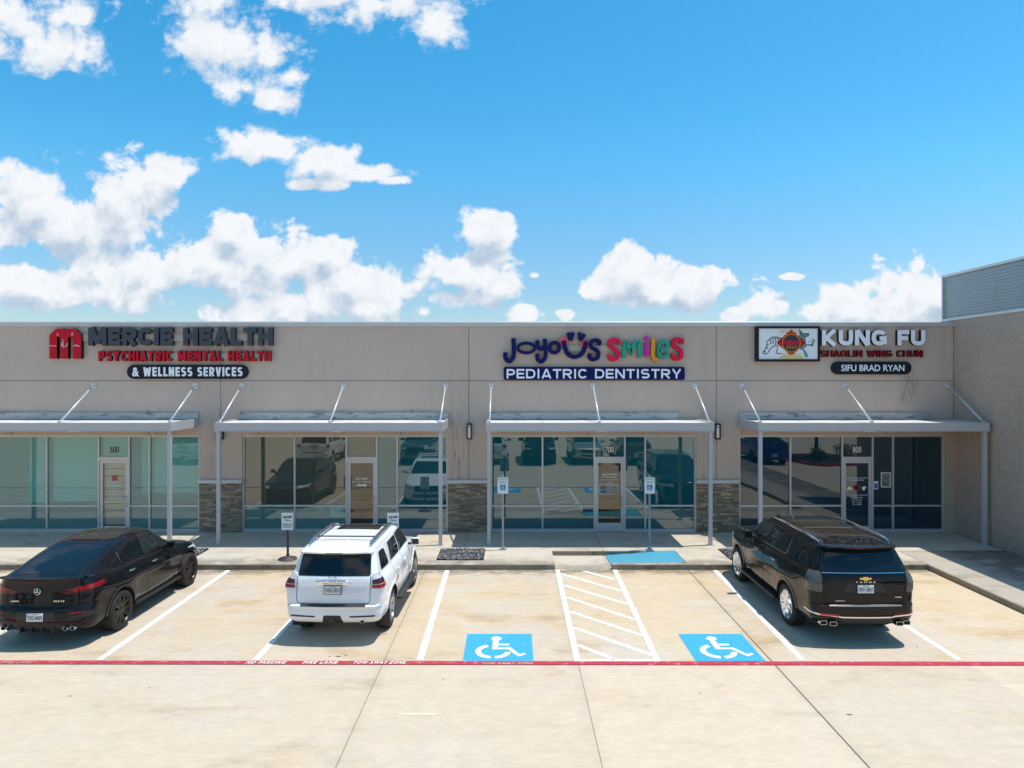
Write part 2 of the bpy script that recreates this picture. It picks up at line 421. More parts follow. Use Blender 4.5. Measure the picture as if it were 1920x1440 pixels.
def concrete(name, warm, cool, rust, joints=None, jw=0.008, kerb=False, rustamt=0.5, seed=0.0, streak=0.5, dirt=0.0, joint_span=None, edge_dirt=None, lane=None):
    m, n, b = new_mat(name)
    p = n.v('ADD', n.pos(), (seed, seed*1.7, 0)); x, y, z = n.xyz(n.pos())
    big = n.noise(p, 0.22, 5, 0.6, 0.4)
    c = n.mix(n.ss(big, 0.40, 0.64), warm, cool)
    mid = n.noise(n.v('MULTIPLY', p, (0.55, 1.2, 1)), 0.9, 6, 0.65, 0.6)
    c = n.mix(n.m('MULTIPLY', n.ss(mid, 0.48, 0.70), rustamt), c, rust)
    if lane:
        ln = n.ss(n.m('ADD', y, n.m('MULTIPLY_ADD', n.noise(p, 0.7, 4), 3.0, -1.5)), 11.3, 13.2)
        c = n.mix(ln, n.mix(0.62, c, (0.54, 0.452, 0.356)), c)
    st = n.noise(n.v('MULTIPLY', p, (0.25, 3.2, 1)), 1.4, 5, 0.6, 0.3)
    c = n.mix(n.m('MULTIPLY', n.ss(st, 0.35, 0.75), streak*0.35), c, n.v('SCALE', cool, scale=1.15))
    pale = n.noise(p, 2.6, 5, 0.6)
    fine = n.noise(p, 45, 4, 0.7)
    grit = n.noise(p, 150, 2, 0.7); coarse = n.noise(n.v('MULTIPLY', p, (0.6, 1.3, 1)), 7, 7, 0.78)
    k = n.m('ADD', n.m('ADD', n.m('MULTIPLY_ADD', fine, 0.30, 0.85), n.m('MULTIPLY', n.m('SUBTRACT', pale, 0.5), 0.20)), n.m('ADD', n.m('MULTIPLY_ADD', grit, 0.24, -0.12), n.m('MULTIPLY_ADD', coarse, 0.46, -0.23)))
    # small dark specks and gum spots
    vo = n.add('ShaderNodeTexVoronoi'); n.put(vo.inputs['Vector'], p); vo.inputs['Scale'].default_value = 1.15
    sp = n.m('MULTIPLY', n.ss(vo.outputs['Distance'], 0.012, 0.026, 1, 0), n.ss(n.xyz(vo.outputs['Color'])[0], 0.5, 0.62))
    k = n.m('MULTIPLY', k, n.m('MULTIPLY_ADD', sp, -0.75, 1.0))
    # oil and tyre marks, loose darker clouds
    oil = n.ss(n.noise(n.v('MULTIPLY', p, (0.55, 1.2, 1)), 0.9, 7, 0.68), 0.54, 0.74)
    k = n.m('MULTIPLY', k, n.m('MULTIPLY_ADD', oil, -0.26, 1.0))
    hgt = fine
    if joints:
        j0, pitch, axis = joints
        ax = x if axis == 'x' else y
        wob = n.m('MULTIPLY_ADD', n.noise(p, 6, 3), 0.012, -0.006)
        wr = n.m('ABSOLUTE', n.m('WRAP', n.m('ADD', n.m('SUBTRACT', ax, j0), wob), pitch/2, -pitch/2))
        if joint_span: wr = n.m('ADD', wr, n.m('GREATER_THAN', n.m('ABSOLUTE', n.m('SUBTRACT', ax, j0)), joint_span))
        jl = n.ss(wr, jw*0.5, jw, 1, 0)
        idx = n.m('FLOOR', n.m('DIVIDE', n.m('SUBTRACT', ax, j0), pitch))
        wn = n.add('ShaderNodeTexWhiteNoise', noise_dimensions='1D'); n.put(wn.inputs['W'], idx)
        k = n.m('MULTIPLY', k, n.m('MULTIPLY_ADD', wn.outputs[0], 0.08, 0.96))
        edge = n.m('MULTIPLY', n.ss(wr, 0.0, 0.22, 1, 0), n.noise(p, 5, 4))
        k = n.m('MULTIPLY', k, n.m('MULTIPLY_ADD', edge, -0.10, 1.0))
        k = n.m('MULTIPLY', k, n.m('MULTIPLY_ADD', jl, -0.58, 1.0))
    if edge_dirt:
        for (ax_, e0, e1, am, sc_) in edge_dirt:
            e = n.ss(y if ax_ == 'y' else x, e0, e1)
            dn = n.ss(n.m('ADD', n.noise(n.v('MULTIPLY', p, (sc_, sc_*1.7, 1)), 1.0, 6, 0.72), n.m('MULTIPLY', e, 0.22)), 0.52, 0.74)
            k = n.m('MULTIPLY', k, n.m('MULTIPLY_ADD', n.m('MULTIPLY', dn, e), -am, 1.0))
    if dirt:
        dn = n.ss(n.noise(n.v('MULTIPLY', p, (1, 1.6, 1)), 1.1, 6, 0.7), 0.52, 0.70)
        k = n.m('MULTIPLY', k, n.m('MULTIPLY_ADD', dn, -dirt, 1.0))
    n.put(b.inputs['Base Color'], n.v('SCALE', c, scale=k))
    b.inputs['Roughness'].default_value = 0.9; b.inputs['Specular IOR Level'].default_value = 0.25
    bp = n.add('ShaderNodeBump'); bp.inputs['Strength'].default_value = 0.25; bp.inputs['Distance'].default_value = 0.004
    n.put(bp.inputs['Height'], hgt); n.put(b.inputs['Normal'], bp.outputs[0])
    return m, n, b
# ------------------------------------------------------------------ the ground
WARM = (0.525, 0.42, 0.285); COOL = (0.50, 0.435, 0.355); RUST = (0.49, 0.34, 0.175)
M_LOT, n, b = concrete('lot_concrete', WARM, COOL, RUST, joints=(1.17, 3.45, 'x'), jw=0.0085, rustamt=0.72, streak=0.6, joint_span=5.0, lane=True, edge_dirt=[('y', 17.2, 18.1, 0.55, 2.2)])
M_WALK, n, b = concrete('walk_concrete', (0.52, 0.455, 0.36), (0.50, 0.455, 0.385), (0.46, 0.36, 0.24), joints=(-1.37, 3.955, 'x'), jw=0.009, rustamt=0.3, seed=31, streak=0.2, dirt=0.28, edge_dirt=[('y', 19.3, 18.1, 0.45, 1.6)])
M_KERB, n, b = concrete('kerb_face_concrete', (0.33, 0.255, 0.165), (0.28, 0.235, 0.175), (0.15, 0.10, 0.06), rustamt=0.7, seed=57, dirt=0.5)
M_SIDE, n, b = concrete('side_walk_concrete', (0.42, 0.37, 0.30), (0.38, 0.345, 0.29), (0.33, 0.28, 0.21), joints=(16.2, 3.2, 'y'), jw=0.010, rustamt=0.4, seed=12, dirt=0.3, edge_dirt=[('x', 11.4, 12.8, 0.55, 1.1)])

def paint(name, col, wear=0.55, fleck=None):
    m, n, b = new_mat(name)
    p = n.pos()
    q = n.noise(p, 7, 6, 0.7); q2 = n.noise(p, 55, 4, 0.7)
    k = n.m('MULTIPLY_ADD', q, 0.24, 0.88)
    chips = n.ss(n.m('ADD', n.m('MULTIPLY', q, 0.6), n.m('MULTIPLY', q2, 0.4)), wear, wear+0.07)
    c = n.mix(n.m('MULTIPLY', chips, 0.85), n.v('SCALE', col, scale=k), (0.50, 0.42, 0.32))
    n.put(b.inputs['Base Color'], c); b.inputs['Roughness'].default_value = 0.75
    b.inputs['Specular IOR Level'].default_value = 0.3
    return m
M_WHITE_PAINT = paint('white_traffic_paint', (0.80, 0.79, 0.76), 0.60)
M_RED_PAINT = paint('red_traffic_paint', (0.43, 0.035, 0.062), 0.55)
M_BLUE_PAINT = paint('blue_traffic_paint', (0.04, 0.33, 0.60), 0.575)
M_RAMP_PAINT = paint('ramp_blue_paint', (0.035, 0.27, 0.42), 0.63); M_RAMP_TOP = paint('ramp_lit_blue_paint', (0.13, 0.47, 0.60), 0.60)
M_FADED = paint('faded_white_paint', (0.56, 0.26, 0.26), 0.45)

mb = MB()
# one sheet, finer near the view, reaching the horizon
gx = [-1500, -300, -60, -20, 0, 20, 60, 300, 1500]; gy = [-1500, -300, -60, -10, 10, 20, 60, 300, 1500]
vv = [[mb.bm.verts.new((x, y, 0)) for x in gx] for y in gy]
for j in range(len(gy)-1):
    for i in range(len(gx)-1): mb.bm.faces.new((vv[j][i], vv[j][i+1], vv[j+1][i+1], vv[j+1][i]))
lot = tag(mb.build('parking_lot', M_LOT), kind='structure')

def sheet(name, polys, z, m, parent=lot):
    mb = MB()
    for q in polys: mb.face([(x, y, z) for x, y in q])
    o = mb.build(name, m, parent)
    for f in o.data.polygons:
        if f.normal.z < 0: f.flip()
    return o
def bar(x0, y0, x1, y1, w):
    d = Vector((x1-x0, y1-y0)).normalized(); nn = Vector((-d.y, d.x))*w/2
    return [(x0+nn.x, y0+nn.y), (x0-nn.x, y0-nn.y), (x1-nn.x, y1-nn.y), (x1+nn.x, y1+nn.y)]
YK, YR = 18.10, 12.16                       # kerb face and fire-lane line
for xs, xe in ((-10.2, -10.17), (-7.44, -7.38), (-4.62, -4.58), (-1.70, -1.645), (5.33, 5.19), (8.02, 8.0)):
    sheet('parking_stripe', [bar(xs, YK-0.06, xe, 12.30, 0.115)], 0.004, M_WHITE_PAINT)
def G(px, py):                               # measured point on the pavement
    d = 1290*5.03/(py-710); return ((px-960)*d/1290, d)
hatch = [bar(1.195, YK-0.02, 1.165, 12.22, 0.11), bar(2.70, YK-0.02, 2.585, 12.22, 0.115)]
hz = [((960,510),(1255,585)), ((843,545),(1305,672)), ((862,630),(1350,770)), ((884,722),(1405,886)), ((906,828),(1470,1008)), ((933,948),(1548,1156)), ((962,1078),(1262,1187))]
hs = []
for (a, c_), (e, g) in hz:
    A = G(840+a/4, 940+c_/4); B = G(840+e/4, 940+g/4)
    hs.append(bar(A[0]+0.03, A[1], B[0]-0.03, B[1], 0.10))
hs.append([(1.20, 12.225), (2.56, 12.225), (2.56, 12.33), (1.20, 12.33)])
aisle = sheet('access_aisle_marking', hatch, 0.008, M_WHITE_PAINT)
sheet('access_aisle_hatching', hs, 0.004, M_WHITE_PAINT)
fire = sheet('fire_lane_line', [[(-24, 12.155), (14, 12.035), (14, 12.185), (-24, 12.305)]], 0.012, M_RED_PAINT)
def ground_text(txt, x0, x1, y0, y1, mat, bold=0.02, par=fire, z=0.016, shear=0.25):
    mb = MB(); add_text(mb, txt, x0, x1, y0, y1, 0, bold=bold, shear=shear, spacing=1.28)
    for v in mb.bm.verts: v.co = Vector((v.co.x, v.co.z, z))
    o = mb.build('lettering', mat, par)
    for f in o.data.polygons:
        if f.normal.z < 0: f.flip()
for t, a, c_ in (('NO PARKING', -4.62, -3.98), ('FIRE LANE', -3.66, -3.08), ('TOW AWAY ZONE', -2.80, -1.86)):
    pass
K0 = 106.0
for t, a, c_ in (('NO PARKING', 464, 538), ('FIRE LANE', 570, 635), ('TOW AWAY ZONE', 665, 762)):
    ground_text(t, (a-960)/105.6, (c_-960)/105.6, 12.105, 12.215, M_WHITE_PAINT)
ground_text('TOW AWAY ZONE', (904-960)/105.6, (1000-960)/105.6, 12.075, 12.17, M_FADED)
ground_text('FIRE LANE', (8-960)/105.6, (66-960)/105.6, 12.12, 12.23, M_FADED)

def wheelchair(mb, x, y, s, z, fy=1.0):
    """access symbol: unit square artwork placed with its lower left corner at x, y"""
    def T(p): return (x+p[0]*s, y+p[1]*s*fy)
    def poly(pts): mb.face([(*T(p), z) for p in pts])
    # head
    poly([(0.44+0.085*math.cos(t), 0.845+0.085*math.sin(t)) for t in [2*math.pi*k/20 for k in range(20)]])
    poly([(0.385, 0.76), (0.385, 0.475), (0.475, 0.475), (0.475, 0.77)])                   # back
    poly([(0.385, 0.465), (0.385, 0.40), (0.60, 0.40), (0.60, 0.465)])                     # seat
    poly([(0.485, 0.62), (0.485, 0.555), (0.65, 0.555), (0.65, 0.62)])                     # arm
    poly([(0.605, 0.465), (0.605, 0.40), (0.635, 0.40), (0.755, 0.17), (0.815, 0.20), (0.68, 0.465)])   # shin
    poly([(0.765, 0.16), (0.79, 0.12), (0.915, 0.205), (0.885, 0.255)])                    # foot
    c = (0.40, 0.32)
    for a0, a1 in ((112, 262), (278, 352)):
        ts = [R(a0+(a1-a0)*k/16) for k in range(17)]
        for t0, t1 in zip(ts, ts[1:]):
            poly([(c[0]+r*math.cos(t), c[1]+r*math.sin(t)) for r, t in ((0.28, t0), (0.28, t1), (0.19, t1), (0.19, t0))])
for x0, x1 in ((-0.88, 0.385), (3.27, 4.515)):
    pad = sheet('access_symbol_marking', [[(x0, 12.245), (x1, 12.245), (x1, 13.55), (x0, 13.55)]], 0.004, M_BLUE_PAINT)
    mb = MB(); wheelchair(mb, x0+0.06, 12.30, 1.18, 0.008)
    o = mb.build('wheelchair_symbol', M_WHITE_PAINT, pad)
    for f in o.data.polygons:
        if f.normal.z < 0: f.flip()
# wide sealed joint beside the second accessible bay
M_SEAL = pbr('joint_sealant', (0.13, 0.115, 0.095), 0.8, var=0.35, scale=14)
sheet('pavement_joint', [[(4.605, 4), (4.630, 4), (4.635, YK), (4.612, YK)]], 0.003, M_SEAL)

# scuffed repair strip, oil drips and debris marks on the pavement
M_SPALL = paint('pale_patch_mortar', (0.62, 0.53, 0.38), 0.55); M_OIL = paint('oil_spot', (0.10, 0.085, 0.065), 0.56)
rk = random.Random(11)
def blot(cx_, cy_, rx, ry, m, nm):
    q = [(cx_+rx*rk.uniform(0.65, 1.1)*math.cos(t), cy_+ry*rk.uniform(0.5, 1.15)*math.sin(t)) for t in [2*math.pi*k/22 for k in range(22)]]
    sheet(nm, [q], 0.0025, m)
blot(-1.42, 10.32, 0.42, 0.045, M_SPALL, 'pavement_patch')
for cx_, cy_, rx, ry in ((-3.15, 12.46, 0.055, 0.03), (-3.02, 12.50, 0.03, 0.02), (-3.3, 12.45, 0.03, 0.012), (-5.9, 11.2, 0.02, 0.012), (-1.15, 11.5, 0.018, 0.016), (3.0, 11.0, 0.016, 0.02), (5.05, 10.3, 0.05, 0.02), (-7.0, 10.9, 0.03, 0.015), (7.6, 12.9, 0.02, 0.02), (-6.1, 14.2, 0.16, 0.22), (-4.1, 16.3, 0.2, 0.25), (-0.3, 16.2, 0.14, 0.22), (3.95, 16.5, 0.15, 0.2), (9.5, 16.4, 0.2, 0.25), (0.2, 14.8, 0.02, 0.02)):
    if rx < 0.1: blot(cx_, cy_, rx, ry, M_OIL, 'oil_spot')

# ---- sidewalk with kerbs, ramp, landing
ZS = 0.15
def slab(name, x0, x1, y0, y1, mt, mk, parent=None, z1=ZS, front=True, left=True, right=False):
    """concrete box with a dirty kerb face and a rounded nosing"""
    mb = MB()
    n_ = 0.02
    mb.mi = 0
    mb.face([(x0, y0+n_, z1), (x1, y0+n_, z1), (x1, y1, z1), (x0, y1, z1)])
    mb.mi = 0; mb.face([(x0, y0, z1-n_), (x1, y0, z1-n_), (x1, y0+n_, z1), (x0, y0+n_, z1)])
    mb.mi = 1
    mb.face([(x0, y0, -0.05), (x1, y0, -0.05), (x1, y0, z1-n_), (x0, y0, z1-n_)])
    for x in (x0, x1):
        mb.face([(x, y0, -0.05), (x, y0, z1-n_), (x, y0+n_, z1), (x, y1, z1), (x, y1, -0.05)])
    mb.face([(x0, y1, -0.05), (x1, y1, -0.05), (x1, y1, z1), (x0, y1, z1)])
    return mb.build(name, [mt, mk], parent)
side = tag(slab('sidewalk', -24, 1.13, YK, 19.54, M_WALK, M_KERB), kind='structure')
KX = 10.94
slab('sidewalk_slab', -24, 13.98, 19.54, 21.99, M_WALK, M_KERB, side)
slab('sidewalk_slab', 4.62, KX, YK, 19.54, M_WALK, M_KERB, side)
o = slab('kerb', 2.64, 4.62, YK, YK+0.15, M_WALK, M_KERB, side)
mb = MB(); mb.mi = 0
mb.face([(KX+0.02, 2, ZS), (13.98, 2, ZS), (13.98, 19.54, ZS), (KX+0.02, 19.54, ZS)])
mb.face([(KX, 2, ZS-0.02), (KX+0.02, 2, ZS), (KX+0.02, YK, ZS), (KX, YK, ZS-0.02)])
mb.mi = 1; mb.face([(KX, 2, -0.05), (KX, YK, -0.05), (KX, YK, ZS-0.02), (KX, 2, ZS-0.02)])
walkway = tag(mb.build('side_walkway', [M_SIDE, M_KERB]), kind='structure')
sheet('ramp_landing', [[(1.13, YK-0.12), (2.64, YK-0.12), (2.64, 19.54), (1.13, 19.54)]], 0.006, M_WALK, side)
mb = MB()
nr = 34
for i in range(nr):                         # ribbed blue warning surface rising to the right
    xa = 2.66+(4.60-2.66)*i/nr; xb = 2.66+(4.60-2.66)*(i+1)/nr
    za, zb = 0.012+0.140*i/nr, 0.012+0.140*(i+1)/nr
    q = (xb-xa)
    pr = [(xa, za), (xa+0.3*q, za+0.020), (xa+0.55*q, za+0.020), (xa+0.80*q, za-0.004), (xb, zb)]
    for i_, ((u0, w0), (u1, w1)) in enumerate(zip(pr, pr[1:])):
        mb.mi = 1 if i_ < 2 else 0  # sunlit rib tops and shaded grooves put into the paint colour
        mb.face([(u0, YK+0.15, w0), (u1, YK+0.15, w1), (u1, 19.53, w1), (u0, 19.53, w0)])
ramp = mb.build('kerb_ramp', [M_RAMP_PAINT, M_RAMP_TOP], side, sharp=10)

# ---- river-stone beds at the feet of the piers
M_STONE_BLK, n, b = new_mat('dark_gravel')
vcn = n.add('ShaderNodeVertexColor', layer_name='tint')
n.put(b.inputs['Base Color'], vcn.outputs[0]); b.inputs['Roughness'].default_value = 0.6
M_SOIL = pbr('bed_soil', (0.035, 0.03, 0.027), 0.95, var=0.4, scale=30)
def gravel(x0, x1, y0, y1, cnt, label=None):
    bm = bmesh.new(); tint = bm.loops.layers.color.new('tint')
    bmt = bmesh.new(); bmesh.ops.create_icosphere(bmt, subdivisions=1, radius=1.0)
    base = [v.co.copy() for v in bmt.verts]; fs = [[v.index for v in f.verts] for f in bmt.faces]; bmt.free()
    q = [bm.verts.new(c) for c in ((x0, y0, ZS+0.004), (x1, y0, ZS+0.004), (x1, y1, ZS+0.004), (x0, y1, ZS+0.004))]
    f = bm.faces.new(q)
    for l in f.loops: l[tint] = (0.12, 0.115, 0.11, 1)
    for i in range(cnt):
        r = random.uniform(0.014, 0.030)
        c = Vector((random.uniform(x0+0.03, x1-0.03), random.uniform(y0+0.03, y1-0.03), ZS+0.004+r*random.uniform(0.3, 1.3)))
        sc = Vector((r*random.uniform(0.8, 1.7), r*random.uniform(0.7, 1.2), r*random.uniform(0.5, 0.8)))
        rot = Matrix.Rotation(random.uniform(0, 6.28), 3, 'Z') @ Matrix.Rotation(random.uniform(-0.6, 0.6), 3, 'X')
        vs = [bm.verts.new(c + rot @ Vector((b_.x*sc.x*random.uniform(0.8, 1.2), b_.y*sc.y*random.uniform(0.8, 1.2), b_.z*sc.z))) for b_ in base]
        g = random.choice((0.16, 0.24, 0.32, 0.42, 0.52)) * random.uniform(0.8, 1.2)
        for t in fs:
            f = bm.faces.new([vs[k] for k in t])
            for l in f.loops: l[tint] = (g, g*1.0, g*1.03, 1)
    me = bpy.data.meshes.new('gravel'); bm.to_mesh(me); bm.free(); me.materials.append(M_STONE_BLK)
    return tag(link_mesh('gravel', me), kind='stuff')
gravel(-2.04, -0.76, 18.48, 19.70, 2100)
gravel(-9.93, -8.66, 18.48, 19.70, 1500)
gravel(5.88, 7.12, 18.48, 19.70, 1500)

# ------------------------------------------------------------------ the shop building
YF = 21.86; YG = 21.97; SF = 59.0
def fx(px): return (px-960)/SF
def fz(py): return 5.03-(py-710)/SF
bld = empty('shop_building', (-1.0, YF, 0), 0, 'long beige stucco strip of shops with grey metal canopies and tinted storefront glass', 'building')
def part(mb, name, mats, parent=bld, **k): return mb.build(name, mats, parent, world=True, **k)

def stucco(name, c0, c1, stain=True):
    m, n, b = new_mat(name)
    p = n.pos(); x, y, z = n.xyz(p)
    q = n.noise(p, 0.5, 5, 0.6); q2 = n.noise(p, 5, 5, 0.65); fine = n.noise(p, 130, 3, 0.7)
    st = n.noise(n.v('MULTIPLY', p, (3.5, 3.5, 0.25)), 1.2, 6, 0.65)
    k = n.m('ADD', n.m('MULTIPLY_ADD', q2, 0.10, 0.95), n.m('MULTIPLY_ADD', fine, 0.10, -0.05))
    k = n.m('MULTIPLY', k, n.m('MULTIPLY_ADD', n.ss(st, 0.46, 0.78), -0.06, 1.0))
    c = n.v('SCALE', n.mix(n.ss(q, 0.3, 0.7), c0, c1), scale=k)
    if stain:
        # black mildew runs just above the canopy flashings
        h = n.ss(z, 3.95, 4.16, 1, 0)
        run = n.ss(n.noise(n.v('MULTIPLY', p, (14, 1, 0.9)), 1.3, 5, 0.75), 0.48, 0.72)
        clus = n.ss(n.noise(n.v('MULTIPLY', p, (0.7, 1, 0)), 1.1, 2), 0.46, 0.62)
        c = n.mix(n.m('MULTIPLY', n.m('MULTIPLY', h, run), n.m('MULTIPLY', clus, 0.8)), c, (0.06, 0.05, 0.045))
        # green-brown stain under the right-hand sign
        dxs = n.m('ABSOLUTE', n.m('SUBTRACT', n.m('ADD', x, n.m('MULTIPLY', n.m('SUBTRACT', z, 4.6), -0.12)), 12.62))
        env = n.m('MULTIPLY', n.ss(dxs, 0.10, 0.42, 1, 0), n.m('MULTIPLY', n.ss(z, 4.0, 4.5), n.ss(z, 5.0, 5.5, 1, 0)))
        sn = n.ss(n.noise(n.v('MULTIPLY', p, (5, 1, 1.1)), 1.6, 6, 0.7), 0.40, 0.62)
        c = n.mix(n.m('MULTIPLY', n.m('MULTIPLY', env, sn), 0.55), c, (0.15, 0.13, 0.06))
    n.put(b.inputs['Base Color'], c); b.inputs['Roughness'].default_value = 0.92; b.inputs['Specular IOR Level'].default_value = 0.2
    bp = n.add('ShaderNodeBump'); bp.inputs['Strength'].default_value = 0.35; bp.inputs['Distance'].default_value = 0.004
    n.put(bp.inputs['Height'], fine); n.put(b.inputs['Normal'], bp.outputs[0])
    return m
M_STUCCO = stucco('stucco', (0.505, 0.41, 0.345), (0.53, 0.43, 0.365))
M_JOINT = pbr('joint_filler', (0.16, 0.14, 0.125), 0.9, var=0.2)  # dark grey-brown backing of the control joints
M_ALU = pbr('aluminium_frame', (0.50, 0.50, 0.52), 0.38, metal=0.35, var=0.05, scale=6)
M_CANOPY = pbr('canopy_grey_paint', (0.46, 0.455, 0.465), 0.45, var=0.07, scale=3, bump=0.05)
M_DECK, n, b = new_mat('canopy_deck')
p = n.pos()
c = n.mix(n.ss(n.noise(n.v('MULTIPLY', p, (1, 2.2, 1)), 1.6, 6, 0.7), 0.42, 0.75), (0.66, 0.65, 0.64), (0.36, 0.34, 0.32))
n.put(b.inputs['Base Color'], n.v('SCALE', c, scale=n.m('MULTIPLY_ADD', n.noise(p, 25, 4), 0.2, 0.9))); b.inputs['Roughness'].default_value = 0.5
M_SOFFIT = pbr('soffit_paint', (0.60, 0.48, 0.33), 0.7, var=0.06)
M_FLASH, n, b = new_mat('weathered_flashing')
p = n.pos()
w_ = n.ss(n.noise(n.v('MULTIPLY', p, (1.2, 1, 5)), 1.7, 7, 0.72), 0.50, 0.66)
n.put(b.inputs['Base Color'], n.mix(w_, (0.40, 0.42, 0.42), (0.10, 0.13, 0.14))); b.inputs['Roughness'].default_value = 0.5; b.inputs['Metallic'].default_value = 0.2
M_GALV = pbr('galvanised_steel', (0.62, 0.63, 0.65), 0.4, metal=0.55, var=0.12, scale=14)
M_COPE = pbr('coping_metal', (0.50, 0.495, 0.50), 0.4, metal=0.25, var=0.06, scale=1.5)
M_ROOF = pbr('roof_membrane', (0.45, 0.44, 0.42), 0.9, var=0.1, scale=0.6)
M_BACK = pbr('rear_wall', (0.40, 0.35, 0.30), 0.9)

XL = [-16.48+7.90*k for k in range(4)]; BW = 6.54; ZB, ZT = ZS, 3.225
XE = 14.02
joints_x = [fx(414), fx(879), fx(1343)]; JZ = 4.965; JG = 0.009
mb = MB()
xs = [-23.0]
for k in range(4): xs += [XL[k], XL[k]+BW]
xs += [XE]
for jx in joints_x: xs += [jx-JG, jx+JG]
xs = sorted(xs); zs = [-0.05, ZT, JZ-JG, JZ+JG, 6.70]
for i in range(len(xs)-1):
    for j in range(4):
        xm = (xs[i]+xs[i+1])/2
        if j == 0 and any(a-1e-4 < xm < a+BW+1e-4 for a in XL): continue
        if j == 2: continue
        if any(abs(xm-jx) < JG*0.9 for jx in joints_x): continue
        mb.box(xs[i], xs[i+1], YF, YF+0.16, zs[j], zs[j+1])
wall = part(mb, 'wall', M_STUCCO)
mb = MB()                                    # recessed backing that closes the control joints
for jx in joints_x: mb.box(jx-JG-0.02, jx+JG+0.02, YF+0.016, YF+0.03, 0.0, 6.69)
mb.box(-23, XE-0.01, YF+0.017, YF+0.031, JZ-JG-0.02, JZ+JG+0.02)
part(mb, 'control_joint', M_JOINT)
# shell: rear, side, roof, party walls
mb = MB()
mb.box(-23, XE, 38.0, 38.2, -0.05, 6.6); mb.box(-23.2, -23.0, YF, 38.2, -0.05, 6.7)
part(mb, 'rear_wall', M_BACK)
mb = MB(); mb.box(-23, XE, YF+0.17, 38.0, 6.25, 6.4); part(mb, 'roof', M_ROOF)
mb = MB()
pr = [(YF-0.05, 6.685), (YF-0.05, 6.815), (YF-0.03, 6.845), (YF+0.30, 6.865), (YF+0.32, 6.84), (YF+0.32, 6.70), (YF+0.162, 6.695), (YF-0.002, 6.702)]
segs = [-23.05, -17.7, -11.2, -5.1, 2.07, 7.9, XE+0.02]
for a, c_ in zip(segs, segs[1:]): mb.prism(pr, a+0.002, c_-0.002, axis='x')
for a in segs[1:-1]: mb.box(a-0.05, a+0.05, YF-0.053, YF-0.049, 6.70, 6.80)
part(mb, 'coping', M_COPE)

# ---- ledge-stone plinths with a cast sill
M_LEDGE, n, b = new_mat('ledge_stone')
vcn = n.add('ShaderNodeVertexColor', layer_name='tint'); p = n.pos()
n.put(b.inputs['Base Color'], n.v('SCALE', vcn.outputs[0], scale=n.m('MULTIPLY_ADD', n.noise(p, 28, 6, 0.75), 1.2, 1.25)))
b.inputs['Roughness'].default_value = 0.85
bp = n.add('ShaderNodeBump'); bp.inputs['Strength'].default_value = 0.5; bp.inputs['Distance'].default_value = 0.010
n.put(bp.inputs['Height'], n.noise(p, 40, 5, 0.7)); n.put(b.inputs['Normal'], bp.outputs[0])
STONE_COLS = [(.40,.355,.30),(.43,.38,.315),(.37,.33,.285),(.42,.385,.335),(.34,.305,.27),(.46,.41,.34),(.39,.36,.32),(.41,.35,.28)]
for k in range(3):
    xa, xb = XL[k]+BW+0.004, XL[k+1]-0.004
    bm = bmesh.new(); tint = bm.loops.layers.color.new('tint'); z = ZS+0.001
    while z < 1.70:
        h = min(random.uniform(0.032, 0.075), 1.705-z)
        if 1.705-z-h < 0.03: h = 1.705-z
        x = xa
        while x < xb-1e-4:
            w_ = min(random.uniform(0.10, 0.36), xb-x)
            if xb-x-w_ < 0.08: w_ = xb-x
            d = random.uniform(0.012, 0.030); c = random.choice(STONE_COLS); g = random.uniform(0.78, 1.15)
            vs = [bm.verts.new(q) for q in ((x+.002, YF-d, z+.002), (x+w_-.002, YF-d-random.uniform(-.006,.008), z+.002), (x+w_-.002, YF-d-random.uniform(-.006,.008), z+h-.002), (x+.002, YF-d, z+h-.002),
                  (x, YF-.001, z), (x+w_, YF-.001, z), (x+w_, YF-.001, z+h), (x, YF-.001, z+h))]
            for q in ((0,1,2,3),(0,4,5,1),(1,5,6,2),(2,6,7,3),(3,7,4,0)):
                f = bm.faces.new([vs[i] for i in q])
                for l in f.loops: l[tint] = (c[0]*g, c[1]*g, c[2]*g, 1)
            x += w_
        z += h
    me = bpy.data.meshes.new('stone_plinth'); bm.normal_update(); bm.to_mesh(me); bm.free(); me.materials.append(M_LEDGE)
    o = link_mesh('stone_plinth', me, bld, -bld.location)
    mb = MB(); mb.rbox(((xa+xb)/2, YF-0.035, 1.765), (xb-xa+0.03, 0.10, 0.115), 0.012, 2); part(mb, 'stone_sill', M_COPE)

